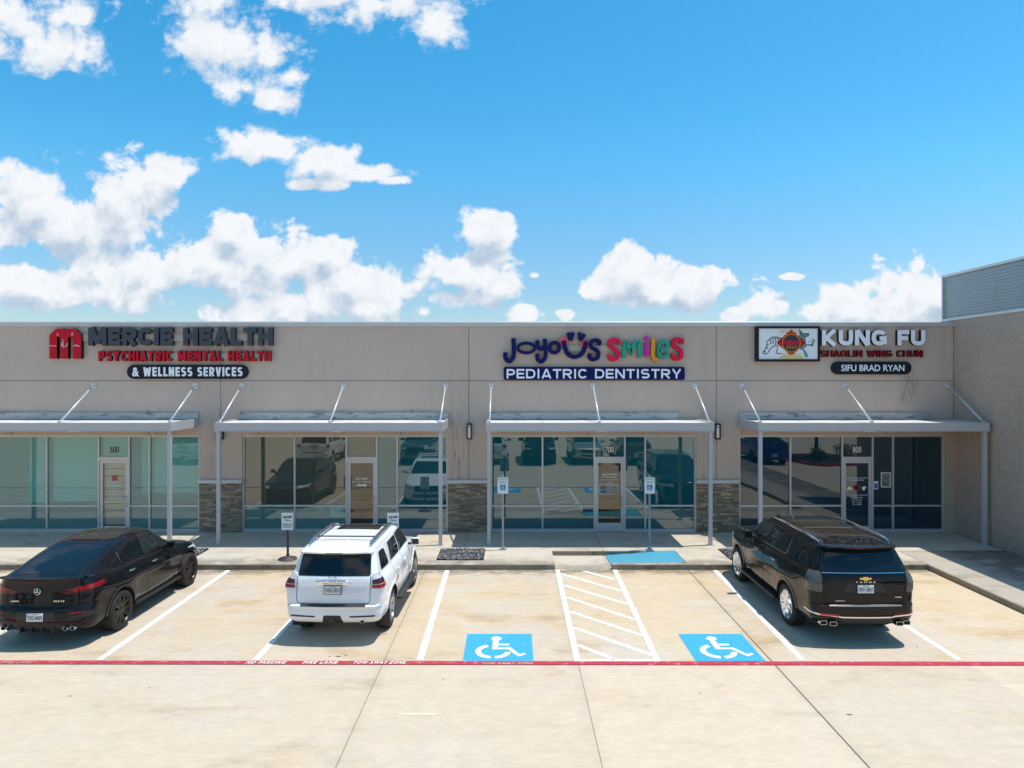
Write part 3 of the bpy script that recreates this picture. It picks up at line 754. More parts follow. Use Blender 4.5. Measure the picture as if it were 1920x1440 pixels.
# ---- storefronts
def tinted(name, tr, gl, fac, room_light=(0.02, 0.3, 0.36), fa=0.0):
    """architectural glass: tinted transmission, mirror reflection and a diffuse colour standing in for room light"""
    m = bpy.data.materials.new(name); m.use_nodes = True; m.node_tree.nodes.clear(); n = NT(m.node_tree)
    t = n.add('ShaderNodeBsdfTransparent'); t.inputs[0].default_value = (*tr, 1)
    base = t.outputs[0]
    if fa:
        d = n.add('ShaderNodeBsdfDiffuse'); d.inputs[0].default_value = (*room_light, 1)  # diffuse colour brightens the pane in place of light from the room
        m0 = n.add('ShaderNodeMixShader'); m0.inputs[0].default_value = fa
        n.put(m0.inputs[1], base); n.put(m0.inputs[2], d.outputs[0]); base = m0.outputs[0]
    g = n.add('ShaderNodeBsdfGlossy'); g.inputs['Roughness'].default_value = 0.0; g.inputs['Color'].default_value = (*gl, 1)
    lw = n.add('ShaderNodeLayerWeight'); lw.inputs['Blend'].default_value = 0.25
    bp = n.add('ShaderNodeBump'); bp.inputs['Strength'].default_value = 0.11; bp.inputs['Distance'].default_value = 0.02
    n.put(bp.inputs['Height'], n.noise(n.v('MULTIPLY', n.pos(), (1, 1, 0.6)), 1.1, 1)); n.put(g.inputs['Normal'], bp.outputs[0])
    mx = n.add('ShaderNodeMixShader'); n.put(mx.inputs[0], n.m('MULTIPLY_ADD', lw.outputs['Fresnel'], 0.6, fac, clamp=True))
    n.put(mx.inputs[1], base); n.put(mx.inputs[2], g.outputs[0])
    n.put(n.add('ShaderNodeOutputMaterial').inputs[0], mx.outputs[0]); return m
M_GLASS = tinted('pale_teal_glass', (0.70, 0.90, 0.89), (0.97, 1.0, 0.98), 0.07, (0.24, 0.54, 0.55), 0.22)
M_GLASS_OLIVE = tinted('neutral_tinted_glass', (0.34, 0.40, 0.36), (1.0, 1.0, 0.95), 0.105, (0.22, 0.25, 0.20), 0.26)
M_GLASS_TEAL = tinted('dark_teal_tinted_glass', (0.08, 0.42, 0.46), (0.95, 1.0, 0.97), 0.125, (0.008, 0.23, 0.29), 0.34)
M_GLASS_DARK = tinted('dark_blue_tinted_glass', (0.16, 0.32, 0.42), (0.95, 1.0, 1.0), 0.085, (0.002, 0.055, 0.095), 0.40)
M_CLEAR = tinted('door_glass', (0.55, 0.55, 0.50), (1.0, 0.97, 0.90), 0.085)
M_CLEAR2 = tinted('clear_door_glass', (0.86, 0.87, 0.84), (1.0, 1.0, 0.97), 0.05)
M_BLIND = pbr('roller_blind_fabric', (0.80, 0.82, 0.76), 0.9, var=0.04, scale=3)
M_SLAT = pbr('blind_slat', (0.74, 0.74, 0.68), 0.7, var=0.03)
M_ROOM = pbr('room_paint', (0.30, 0.32, 0.31), 0.9, var=0.1, scale=1.2)
M_ROOM_BLUE = pbr('room_blue_paint', (0.05, 0.14, 0.26), 0.9, var=0.1, scale=1.2)
M_ROOM_TEAL = pbr('room_teal_paint', (0.10, 0.30, 0.32), 0.9, var=0.1, scale=1.2)
M_WHITE = pbr('white_vinyl', (0.78, 0.78, 0.76), 0.6, var=0.03)
M_BLACK = pbr('black_vinyl', (0.015, 0.015, 0.017), 0.5, var=0.1)
M_RED = pbr('red_vinyl', (0.48, 0.02, 0.03), 0.45, var=0.05)
M_STEEL = pbr('brushed_steel', (0.55, 0.55, 0.56), 0.3, metal=0.9, var=0.05)
FR = [0, 1.652, 3.305, 4.275, 4.925, 6.54]; MW = 0.052
glass_of = [M_GLASS, M_GLASS_OLIVE, M_GLASS_TEAL, M_GLASS_DARK]
numbers = ['500', None, '700', '800']
rooms = [M_ROOM, M_ROOM, M_ROOM_TEAL, M_ROOM_BLUE]
DOORZ = 2.44
for k in range(4):
    x0 = XL[k]
    mb = MB(); ya, yb = YG-0.055, YG+0.055
    vx = [x0+MW/2, x0+FR[1], x0+FR[2], x0+FR[3], x0+FR[4], x0+BW-MW/2]
    for i, x in enumerate(vx): mb.box(x-MW/2, x+MW/2, ya, yb, ZB, ZT)
    def rail(i, z, h, dy=0.004): mb.box(vx[i]+MW/2, vx[i+1]-MW/2, ya+dy, yb-dy, z-h/2, z+h/2)
    for i in range(5): rail(i, ZT-MW/2, MW)
    for i in (0, 1, 3, 4): rail(i, 0.98, MW); rail(i, ZB+0.045, 0.09)
    rail(2, DOORZ+0.05, 0.10)
    win = part(mb, 'window', M_ALU)
    mb = MB(); mbt = MB(); mbl = MB()
    for i in range(5):
        for za, zc in (((ZB+0.09, 0.98-MW/2), (0.98+MW/2, ZT-MW)) if i != 2 else ((DOORZ+0.10, ZT-MW),)):
            (mbt if (k == 1 and i > 2) else mbl if (k == 1 and zc < 1.0) else mb).box(vx[i]+MW/2, vx[i+1]-MW/2, YG-0.004, YG+0.004, za, zc)
    part(mb, 'pane', glass_of[k], win)
    if k == 1: part(mbt, 'pane', M_GLASS_TEAL, win); part(mbl, 'pane', M_GLASS, win)
    else: mbt.bm.free(); mbl.bm.free()
    # door leaf
    da, db = vx[2]+MW/2+0.004, vx[3]-MW/2-0.004
    mb = MB(); dy0, dy1 = YG-0.03, YG+0.02; zb = ZS+0.012
    st = 0.095; top = 0.10; bot = 0.27 if k == 2 else 0.17
    mb.box(da, da+st, dy0, dy1, zb, DOORZ-0.005); mb.box(db-st, db, dy0, dy1, zb, DOORZ-0.005)
    mb.box(da+st, db-st, dy0+0.002, dy1-0.002, DOORZ-0.005-top, DOORZ-0.005); mb.box(da+st, db-st, dy0+0.002, dy1-0.002, zb, zb+bot)
    door = part(mb, 'door', M_ALU)
    mb = MB(); mb.box(da+st, db-st, YG-0.010, YG-0.003, zb+bot, DOORZ-0.005-top); part(mb, 'pane', (M_CLEAR2, M_CLEAR, M_CLEAR, M_GLASS_DARK)[k], door)
    mb = MB(); hx = db-st/2-0.02
    mb.tube([(hx, dy0-0.002, 1.28), (hx, dy0-0.06, 1.27), (hx-0.02, dy0-0.075, 1.2), (hx-0.02, dy0-0.075, 1.05), (hx, dy0-0.06, 0.98), (hx, dy0-0.002, 0.97)], 0.013, 8)
    mb.cyl((hx+0.03, dy0-0.014, 1.38), (hx+0.03, dy0-0.001, 1.38), 0.024); mb.cyl((hx+0.03, dy0-0.014, 0.88), (hx+0.03, dy0-0.001, 0.88), 0.022)
    part(mb, 'handle', M_STEEL, door)
    mb = MB(); mb.box(da+st, db-st, YG+0.01, YG+0.05, 1.07, 1.11); part(mb, 'push_bar', M_STEEL, door)
    mb = MB(); mb.box(da-0.02, da+0.03, dy0-0.035, dy0-0.001, DOORZ-0.03, DOORZ+0.045); part(mb, 'door_sensor', M_GALV, door)
    yl = YG-0.0135; dcx = (da+db)/2
    def lines(rows, mat):
        for t, hw, z0, z1, bd in rows:
            mb = MB(); add_text(mb, t, dcx-hw, dcx+hw, z0, z1, yl, bold=bd); part(mb, 'lettering', mat, door)
    if numbers[k]:
        mb = MB(); ncx = (vx[2]+vx[3])/2
        if k: 
            mb2 = MB(); mb2.box(ncx-0.155, ncx+0.155, YG-0.0085, YG-0.006, 2.655, 2.875); part(mb2, 'number_plate', M_BLACK, win)
        add_text(mb, numbers[k], ncx-0.14, ncx+0.14, 2.67, 2.86, YG-0.0105, bold=0.012)
        part(mb, 'lettering', M_WHITE if k else M_BLACK, win)
    if k == 0:
        lines([('MERCIE HEALTH', .25, 1.70, 1.75, .02), ('PSYCHIATRIC MENTAL HEALTH', .24, 1.62, 1.65, .02), ('& WELLNESS SERVICES', .20, 1.565, 1.595, .02),
               ('MONDAY - FRIDAY', .17, 1.50, 1.53, .02), ('BY APPOINTMENT', .17, 1.44, 1.47, .02), ('OFFICE HOURS 9 AM - 5 PM', .22, 1.32, 1.35, .02),
               ('WALK INS WELCOME', .20, 1.26, 1.29, .02), ('PLEASE RING THE BELL', .2, 1.20, 1.23, .02)], M_WHITE)
        mb = MB(); w2 = 0.085
        pts = [(-1, -1), (-1, .5), (-.45, 1), (-.1, 1), (0, .85), (.1, 1), (.45, 1), (1, .5), (1, -1), (.45, -1), (.45, .35), (.25, .35), (.25, -1), (-.25, -1), (-.25, .35), (-.45, .35), (-.45, -1)]
        mb.prism([(dcx+a*w2, 1.86+c_*w2) for a, c_ in pts], yl, yl+0.002); part(mb, 'logo', M_RED, door)
    elif k == 1:
        lines([('EXIT ONLY', .20, 1.80, 1.865, .02), ('PLEASE USE OTHER DOOR', .30, 1.725, 1.755, .02)], M_WHITE)
        mb = MB(); mb.prism([(dcx-.16, 1.605), (dcx+.08, 1.605), (dcx+.08, 1.575), (dcx+.16, 1.63), (dcx+.08, 1.685), (dcx+.08, 1.655), (dcx-.16, 1.655)], yl, yl+0.002); part(mb, 'arrow', M_WHITE, door)
    elif k == 2:
        lines([('Joyous Smiles', .25, 1.93, 2.02, .02), ('PEDIATRIC DENTISTRY', .25, 1.87, 1.905, .02), ('Gabriela Pimentel, DDS', .27, 1.78, 1.82, .01), ('HOURS', .10, 1.685, 1.72, .02)] +
              [(d, .10, 1.60-.045*i, 1.63-.045*i, .01) for i, d in enumerate(('MONDAY', 'TUESDAY', 'WEDNESDAY', 'THURSDAY', 'FRIDAY'))], M_WHITE)
        for i in range(5):
            mb = MB(); add_text(mb, '8:00 AM - 5:00 PM', dcx+.02, dcx+.27, 1.60-.045*i, 1.63-.045*i, yl, bold=.01); part(mb, 'lettering', M_WHITE, door)
        mb = MB(); ribbon(mb, rpoly([(dcx-.31, 1.35), (dcx+.30, 1.35), (dcx+.30, 1.66), (dcx-.31, 1.66)], .04), .012, yl, yl+.002, closed=True, smooth=0); part(mb, 'hours_border', M_WHITE, door)
    else:
        lines([("MENG'S MARTIAL ARTS OF KATY", .33, 1.84, 1.88, .02), ('SHAOLIN WING CHUN', .22, 1.77, 1.81, .02), ('THE MARTIAL ARTS INSTITUTE', .33, 1.295, 1.33, .02), ('SIFU BRAD RYAN', .18, 1.22, 1.255, .02),
               ('M-F 3-8:30 P.M.', .17, 1.145, 1.18, .02), ('SAT. 9-1 P.M.', .16, 1.075, 1.11, .02), ('SUN. CLOSED', .15, 1.005, 1.04, .02)], M_WHITE)
        mb = MB(); mb.prism([(dcx-.17, 1.56), (dcx, 1.44), (dcx+.17, 1.56), (dcx, 1.68)], yl, yl+.002); part(mb, 'logo', M_RED, door)
        mb = MB(); mb.prism([(dcx+.085*math.cos(t*.3142), 1.56+.085*math.sin(t*.3142)) for t in range(20)], yl-.003, yl-.001); part(mb, 'logo', M_BLACK, door)
        mb = MB(); mb.prism([(dcx-.18, 1.56), (dcx-.24, 1.60), (dcx-.31, 1.52), (dcx-.33, 1.46), (dcx-.28, 1.47), (dcx-.22, 1.49), (dcx-.18, 1.46), (dcx-.14, 1.52)], yl+.0005, yl+.0025)
        mb.prism([(dcx+.17, 1.57), (dcx+.24, 1.60), (dcx+.31, 1.56), (dcx+.26, 1.52), (dcx+.23, 1.45), (dcx+.16, 1.50)], yl+.0005, yl+.0025); part(mb, 'logo', M_WHITE, door)
    # the room behind
    mb = MB(); xa, xb = x0-0.35, x0+BW+0.35; y0r, y1r = YF+0.20, 26.5
    mb.face([(xa, y0r, ZS-0.01), (xb, y0r, ZS-0.01), (xb, y1r, ZS-0.01), (xa, y1r, ZS-0.01)])
    mb.face([(xa, y1r, ZS-0.01), (xb, y1r, ZS-0.01), (xb, y1r, 3.4), (xa, y1r, 3.4)])
    mb.face([(xa, y0r, 3.4), (xb, y0r, 3.4), (xb, y1r, 3.4), (xa, y1r, 3.4)])
    for x in (xa, xb): mb.face([(x, y0r, ZS-0.01), (x, y1r, ZS-0.01), (x, y1r, 3.4), (x, y0r, 3.4)])
    part(mb, 'room', rooms[k])
    yb_ = YG+0.16
    def blind(a, c_, z0, z1=3.16, y=yb_, mat=M_BLIND):
        mb = MB(); mb.box(a, c_, y, y+0.004, z0, z1); mb.cyl((a, y, z0), (c_, y, z0), 0.018, n=8); part(mb, 'roller_blind', mat, win)
    if k == 0:
        blind(vx[0]+0.95, vx[1]-0.03, 1.06); blind(vx[1]+0.08, vx[2]-0.03, 1.10); blind(vx[2]+.03, vx[3]-.03, 2.5); blind(vx[3]+0.30, vx[4]-0.0, 1.32); blind(vx[4]+0.04, vx[5]-0.05, 1.36)
        mb = MB()
        for i in range(9): mb.box(da+st, db-st, YG+0.07, YG+0.075, 0.36+i*0.225, 0.36+i*0.225+0.205)
        part(mb, 'door_blind', M_SLAT, door)
    if k == 1:
        blind(vx[0]+0.05, vx[1]-0.03, 1.9, mat=M_SLAT); blind(vx[1]+1.06, vx[2]-0.03, 0.6); 
    if k == 2:
        blind(vx[0]+0.03, vx[0]+0.10, 0.3, mat=M_ROOM_TEAL)
    if k == 3:
        mb = MB(); mb.box(vx[1]-0.09, vx[1]-0.02, YG+0.10, YG+0.14, 0.3, 3.1); part(mb, 'curtain', M_ROOM_TEAL, win)

# ---- canopies
CX0 = [-16.60, -8.68, -0.76, 7.19]; CX1 = [-9.95, -2.01, 5.90, 13.93]; YC = 20.06
for k in range(4):
    a, c_ = CX0[k], CX1[k]; m_ = (a+c_)/2
    mb = MB(); t = 0.05
    mb.box(a, c_, YC, YC+t, 3.495, 3.735)                                   # front fascia channel
    for x in (a, c_-t): mb.box(x, x+t, YC+t, YF-0.06, 3.495, 3.738+0.02)
    mb.box(a, c_, YC-0.012, YC, 3.722, 3.742); mb.box(a, c_, YC-0.012, YC, 3.492, 3.505)
    can = part(mb, 'canopy', M_CANOPY)
    mb = MB(); nd = 4
    for i in range(nd):                                                     # deck sheets
        xa = a+0.05+(c_-a-0.1)*i/nd; xb = a+0.05+(c_-a-0.1)*(i+1)/nd
        mb.box(xa, xb-0.012, YC+t, YF-0.06, 3.70+0.001*i, 3.722+0.001*i)
    part(mb, 'deck', M_DECK, can)
    mb = MB(); mb.box(a+0.05, c_-0.05, YC+t, YF-0.06, 3.51, 3.53); part(mb, 'soffit', M_SOFFIT, can)
    mb = MB(); fa, fb = (a+0.0, c_) if k == 0 else ((a+0.04, c_-0.02) if k < 2 else (a+0.02, c_-0.60))
    mb.box(fa, fb, YF-0.055, YF-0.002, 3.74, 3.955); mb.box(fa, fb, YF-0.075, YF-0.056, 3.935, 3.958); part(mb, 'flashing', M_FLASH, can)
    mb = MB(); mb.rbox((a+0.5*(c_-a)+(0.16 if k in (0, 3) else 0.1), YC+0.6, 3.47), (0.3, 0.2, 0.07), 0.02); part(mb, 'soffit_light', M_WHITE, can)
    for x in (a+0.085, c_-0.085):                                            # posts
        mb = MB(); mb.box(x-0.05, x+0.05, YC+0.055, YC+0.155, ZS, 3.50); mb.box(x-0.11, x+0.11, YC+0.01, YC+0.20, ZS, ZS+0.012)
        for sx in (-0.085, 0.085): mb.cyl((x+sx, YC+0.04, ZS), (x+sx, YC+0.04, ZS+0.03), 0.012, n=8)
        part(mb, 'post', M_CANOPY, can)
    for x in (a+0.10, m_, c_-0.10):                                          # tie rods to the wall
        mb = MB()
        A = Vector((x, YC+0.14, 3.76)); B = Vector((x, YF-0.05, 4.80)); d = (B-A).normalized()
        mb.tube([A, A+d*0.1], 0.022); mb.tube([A+d*0.1, B-d*0.16], 0.027, 10); mb.tube([B-d*0.16, B], 0.022)
        mb.box(x-0.03, x+0.03, A.y-0.06, A.y+0.05, 3.735, 3.80)
        for i in range(12):
            q = A.lerp(B, 0.1+0.07*i); mb.tube([q, q+d*0.03], 0.030, 10)
        mb.box(x-0.075, x+0.075, YF-0.022, YF-0.001, 4.72, 4.88); mb.box(x-0.02, x+0.02, YF-0.09, YF-0.022, 4.77, 4.84)
        part(mb, 'tie_rod', M_GALV, can)

# ------------------------------------------------------------------ neighbouring taller building
nb = empty('neighbouring_building', (14.05, 19.0, 0), 0, 'taller split-face block building with corrugated metal parapet beside the strip of shops', 'building')
m, n, b = new_mat('split_face_block'); M_CMU = m
p = n.pos(); x, y, z = n.xyz(p)
br = n.add('ShaderNodeTexBrick'); n.put(br.inputs['Vector'], n.comb(n.m('ADD', y, x), n.m('ADD', z, 0.05), 0))
br.inputs['Scale'].default_value = 1.0; br.inputs['Brick Width'].default_value = 0.406; br.inputs['Row Height'].default_value = 0.203
br.inputs['Mortar Size'].default_value = 0.008; br.inputs['Mortar Smooth'].default_value = 0.3
br.inputs['Color1'].default_value = (0.53, 0.41, 0.335, 1); br.inputs['Color2'].default_value = (0.56, 0.435, 0.355, 1); br.inputs['Mortar'].default_value = (0.505, 0.395, 0.325, 1)
rough = n.noise(n.v('MULTIPLY', p, (1, 1, 0.75)), 10, 7, 0.72); big = n.noise(p, 0.6, 4, 0.6)
eff = n.ss(n.noise(n.v('MULTIPLY', p, (1, 1, 0.7)), 0.9, 6, 0.7), 0.60, 0.74)
c = n.mix(n.m('MULTIPLY', eff, 0.35), br.outputs[0], (0.58, 0.53, 0.49))
n.put(b.inputs['Base Color'], n.v('SCALE', c, scale=n.m('ADD', n.m('MULTIPLY_ADD', rough, 0.42, 0.77), n.m('MULTIPLY_ADD', big, 0.16, -0.08))))
b.inputs['Roughness'].default_value = 0.95; b.inputs['Specular IOR Level'].default_value = 0.15
bp = n.add('ShaderNodeBump'); bp.inputs['Strength'].default_value = 1.0; bp.inputs['Distance'].default_value = 0.07
n.put(bp.inputs['Height'], n.m('SUBTRACT', rough, n.m('MULTIPLY', br.outputs['Fac'], 0.12))); n.put(b.inputs['Normal'], bp.outputs[0])
XW = 14.04
mb = MB(); mb.box(XW, XW+0.4, 15.9, 38.2, -0.05, 6.88); mb.box(XW+0.4, 30.0, 15.9, 16.2, -0.05, 6.88); part(mb, 'wall', M_CMU, nb)
mb = MB(); mb.box(XL[3]+BW+0.004, XW-0.004, YF-0.05, YF-0.004, ZS, 3.49); part(mb, 'return_wall', M_CMU, nb)
M_RIB = pbr('corrugated_metal', (0.36, 0.42, 0.46), 0.35, metal=0.6, var=0.06, scale=2)
mb = MB(); z = 6.98; prof = []
while z < 8.30:
    prof += [(XW+0.06, z), (XW+0.06, z+0.035), (XW+0.025, z+0.05), (XW+0.025, z+0.075)]; z += 0.095
def ribbed(y0, y1):
    for (xa, za), (xb, zb) in zip(prof, prof[1:]):
        mb.face([(xa, y0, za), (xa, y1, za), (xb, y1, zb), (xb, y0, zb)])
ribbed(15.9, 19.996); ribbed(20.004, 22.42)
part(mb, 'metal_parapet', M_RIB, nb, sharp=15)
mb = MB(); mb.box(XW+0.07, XW+0.5, 15.92, 22.45, 6.885, 8.28); mb.box(XW+0.5, 30, 15.92, 16.3, 6.885, 8.28); part(mb, 'parapet_backing', M_BACK, nb)
mb = MB(); mb.box(XW-0.015, XW+0.56, 15.85, 22.49, 8.31, 8.39); mb.box(XW-0.012, XW+0.068, 22.421, 22.475, 6.89, 8.305)
mb.box(XW-0.015, XW+0.068, 15.88, 22.42, 6.885, 6.965); part(mb, 'parapet_trim', M_GALV, nb)
# ------------------------------------------------------------------ wall signs
def face_mat(name, col, rough=0.45): return pbr(name, col, rough, var=0.03, scale=1.5, spec=0.15)
F_SLATE = face_mat('slate_acrylic', (0.060, 0.072, 0.092)); F_RED = face_mat('red_acrylic', (0.50, 0.008, 0.025)); F_RET = face_mat('black_return', (0.010, 0.010, 0.013))
F_WHITE = face_mat('white_acrylic', (0.80, 0.83, 0.88)); F_NAVY = face_mat('navy_acrylic', (0.003, 0.006, 0.085)); F_PINK = face_mat('pink_acrylic', (0.80, 0.13, 0.17))
F_CRIM = face_mat('crimson_acrylic', (0.72, 0.01, 0.06)); F_GREEN = face_mat('green_acrylic', (0.025, 0.32, 0.23)); F_MAG = face_mat('magenta_acrylic', (0.64, 0.02, 0.42)); F_GOLD = face_mat('gold_acrylic', (0.72, 0.30, 0.015))
F_RACE = face_mat('raceway_paint', (0.47, 0.41, 0.36)); F_DRED = face_mat('dark_red_acrylic', (0.27, 0.008, 0.015)); F_YEL = face_mat('yellow_vinyl', (0.80, 0.60, 0.02)); F_GREY = face_mat('grey_print', (0.30, 0.33, 0.34)); F_LINE = face_mat('dark_print', (0.05, 0.05, 0.06))
F_TEAL = face_mat('teal_print', (0.10, 0.28, 0.26)); F_PANEL = face_mat('sign_panel_white', (0.76, 0.79, 0.82)); F_PBLK = face_mat('panel_black', (0.012, 0.016, 0.024))
YS = YF-0.012
def sx(px): return (px-960)/59.0*0.995+0.0
def letters(parent, txt, x0, x1, y0, y1, mat, bold, depth=0.10, base=0.06, sp=1.0, name='lettering', xsc=1.0):
    mb = MB()
    add_text(mb, txt, fx(x0), fx(x1), fz(y1), fz(y0), YF-base, depth=depth, bold=bold, spacing=sp, side_mi=1)
    return part(mb, name, [mat, F_RET], parent)
def block(parent, txt, x0, x1, y0, y1, mat, wt, gap=0.09, depth=0.10, base=0.06):
    mb = MB(); block_text(mb, txt, fx(x0), fx(x1), fz(y1), fz(y0), YF-base, depth, wt, gap, 1)
    return part(mb, 'lettering', [mat, F_RET], parent)
def raceway(parent, x0, x1, y0, y1):
    mb = MB(); mb.box(fx(x0), fx(x1), YF-0.058, YF-0.001, fz(y1), fz(y0)); part(mb, 'raceway', F_RACE, parent)
def board(parent, poly, mat, d=0.09):
    mb = MB(); mb.prism(poly, YF-d, YF-0.001, side_mi=1); part(mb, 'board', [mat, F_RET], parent)

s1 = empty('wall_sign', (fx(330), YF, fz(660)), 0, 'red and slate channel letter sign reading MERCIE HEALTH above a black pill board', 'sign', 'shop signs on the stucco wall')
raceway(s1, 158, 516, 627, 640); raceway(s1, 190, 513, 662, 674)
def cx1(u): return fx(80+u/4.174)
def cz1(w): return fz(590+w/4.174)
pts = [(79,345),(79,162),(132,112),(188,112),(203,130),(219,112),(276,112),(326,162),(326,345),(260,345),(260,178),(224,178),(224,345),(165,345),(165,178),(138,178),(138,345)]
mb = MB(); mb.mi = 0; mb.prism([(cx1(u), cz1(w)) for u, w in pts], YF-0.16, YF-0.02, side_mi=1); part(mb, 'logo', [F_RED, F_RET], s1)
mb = MB()
for seg in ([(79,246),(134,246)], [(168,246),(176,246),(183,190),(188,262),(196,250),(210,250),(222,225)], [(262,246),(280,246),(290,236),(300,248),(316,246)], [(140,165),(142,146),(146,166)], [(252,165),(258,140),(262,165)]):
    ribbon(mb, [(cx1(u), cz1(w)) for u, w in seg], 0.012, YF-0.163, YF-0.161, smooth=0)
part(mb, 'pulse_line', F_WHITE, s1)
block(s1, 'MERCIE HEALTH', 172, 515, 615, 648.5, F_SLATE, 0.27, 0.09, 0.13)
block(s1, 'PSYCHIATRIC MENTAL HEALTH', 190, 511, 658, 677.5, F_RED, 0.235, 0.10, 0.10)
board(s1, pill(fx(241), fx(467), fz(710.5), fz(684)), F_PBLK)
letters(s1, '&', 251, 264, 689, 706, F_WHITE, 0.03, 0.004, 0.092); block(s1, 'WELLNESS SERVICES', 272, 457, 688.5, 705.5, F_WHITE, 0.22, 0.13, 0.004, 0.092)

s2 = empty('wall_sign', (fx(1113), YF, fz(670)), 0, 'playful multicoloured letter sign reading Joyous Smiles over a navy Pediatric Dentistry board', 'sign', 'shop signs on the stucco wall')
U = 390/1920.0
def jx(u): return fx(920+u*U)
def jz(w): return fz(600+w*U)
def stroke(name, pts, w, mat, closed=False, base=0.06, depth=0.10, smooth=6, sp=s2):
    mb = MB()
    for i, q in enumerate(pts if isinstance(pts[0], list) else [pts]):
        ribbon(mb, [(jx(a), jz(c)) for a, c in q], w*U/59, YF-base-depth-0.0015*i, YF-base, closed=closed, side_mi=1, smooth=smooth)
    return part(mb, name, [mat, F_RET], sp)
raceway(s2, 1050, 1270, 648, 659)
stroke('letter', [[(210,170),(212,230),(213,300),(208,345),(180,380),(150,372),(135,340),(138,300)]], 40, F_NAVY)
def ell(cx_, cy_, rx, ry, n=20, a0=0): return [(cx_+rx*math.cos(2*math.pi*k/n+a0), cy_+ry*math.sin(2*math.pi*k/n+a0)) for k in range(n)]
stroke('letter', [ell(328,260,78,44)], 28, F_NAVY, True, depth=0.104)
stroke('letter', [[(428,190),(432,240),(452,268),(480,262),(500,230)], [(498,175),(502,240),(506,310),(498,355),(468,385),(438,375),(428,340),(432,312)]], 36, F_NAVY, depth=0.108)
stroke('letter', [ell(586,257,44,46)], 34, F_NAVY, True, depth=0.112)
stroke('letter', [[(670,195),(684,260),(710,315),(770,342),(830,318),(862,262),(874,200)]], 40, F_NAVY, depth=0.118)
stroke('letter', [[(990,235),(1000,205),(975,190),(935,195),(915,225),(930,258),(975,282),(990,320),(975,355),(935,365),(908,345),(912,312)]], 36, F_NAVY, depth=0.106)
for q in ([[(712,120),(735,190)], [(756,118),(735,192)]], [[(815,118),(822,190)], [(862,135),(820,192)]]):
    stroke('eyelash', q, 34, F_NAVY, depth=0.125, smooth=0)
for ccx, ccy in ((672, 205), (868, 225)):
    mb = MB(); mb.prism([(jx(a), jz(c_)) for a, c_ in ell(ccx, ccy, 46, 46, 28)], YF-0.10, YF-0.058, side_mi=1); part(mb, 'cheek', [F_PINK, F_RET], s2)
def S_(dx, dy): return [[(1168+dx,225+dy),(1172+dx,198+dy),(1140+dx,184+dy),(1105+dx,192+dy),(1090+dx,222+dy),(1108+dx,252+dy),(1150+dx,280+dy),(1168+dx,312+dy),(1160+dx,350+dy),(1120+dx,364+dy),(1092+dx,346+dy),(1090+dx,318+dy)]]
stroke('letter', S_(0, 0), 40, F_CRIM)
stroke('letter', [[(1222,352),(1228,230),(1240,212),(1262,230),(1292,300),(1312,232),(1340,208),(1362,222),(1366,352)]], 36, F_GREEN, smooth=3, depth=0.104)
stroke('letter', [[(1432,215),(1432,340)]], 38, F_MAG, smooth=0)
mb = MB(); mb.prism([(jx(a), jz(c_)) for a, c_ in ell(1432, 172, 22, 22, 20)], YF-0.16, YF-0.06, side_mi=1); part(mb, 'letter', [F_MAG, F_RET], s2)
stroke('letter', [[(1492,168),(1488,250),(1486,320),(1498,358),(1530,374)]], 36, F_GOLD, depth=0.108)
stroke('letter', [[(1548,285),(1590,278),(1620,258),(1622,220),(1595,200),(1560,215),(1542,265),(1548,325),(1580,348),(1615,332),(1632,305)]], 32, F_GREEN)
stroke('letter', S_(582, -4), 40, F_CRIM, depth=0.106)
board(s2, rpoly([(fx(944.5), fz(712.5)), (fx(1282.5), fz(712.5)), (fx(1282.5), fz(688)), (fx(944.5), fz(688))], 0.07), F_NAVY)
block(s2, 'PEDIATRIC DENTISTRY', 950, 1276, 692, 709.5, F_WHITE, 0.19, 0.17, 0.004, 0.092)

s3 = empty('wall_sign', (fx(1572), YF, fz(655)), 0, 'white KUNG FU channel letter sign with framed white panel showing a red diamond', 'sign', 'shop signs on the stucco wall')
mb = MB(); xa, xb, za, zb = fx(1414.5), fx(1532.5), fz(678), fz(612.5); t = 0.07
mb.box(xa, xb, YF-0.20, YF-0.001, za, za+t); mb.box(xa, xb, YF-0.20, YF-0.001, zb-t, zb); mb.box(xa, xa+t, YF-0.20, YF-0.002, za+t, zb-t); mb.box(xb-t, xb, YF-0.20, YF-0.002, za+t, zb-t)
part(mb, 'frame', F_PBLK, s3)
mb = MB(); mb.box(xa+t, xb-t, YF-0.17, YF-0.003, za+t, zb-t); panel = part(mb, 'panel', F_PANEL, s3)
U3 = 360/1920.0
def kx(u): return fx(1390+u*U3)
def kz(w): return fz(590+w*U3)
def art(polys, mat, lay):
    mb = MB()
    for q in polys: mb.prism([(kx(a), kz(c_)) for a, c_ in q], YF-0.172-0.003*lay, YF-0.1695-0.003*(lay-0.2))
    part(mb, 'artwork', mat, panel)
def artline(lines_, w, mat, lay):
    mb = MB()
    for q in lines_: ribbon(mb, [(kx(a), kz(c_)) for a, c_ in q], w*U3/59, YF-0.172-0.003*lay, YF-0.170-0.003*lay, smooth=3)
    part(mb, 'artwork', mat, panel)
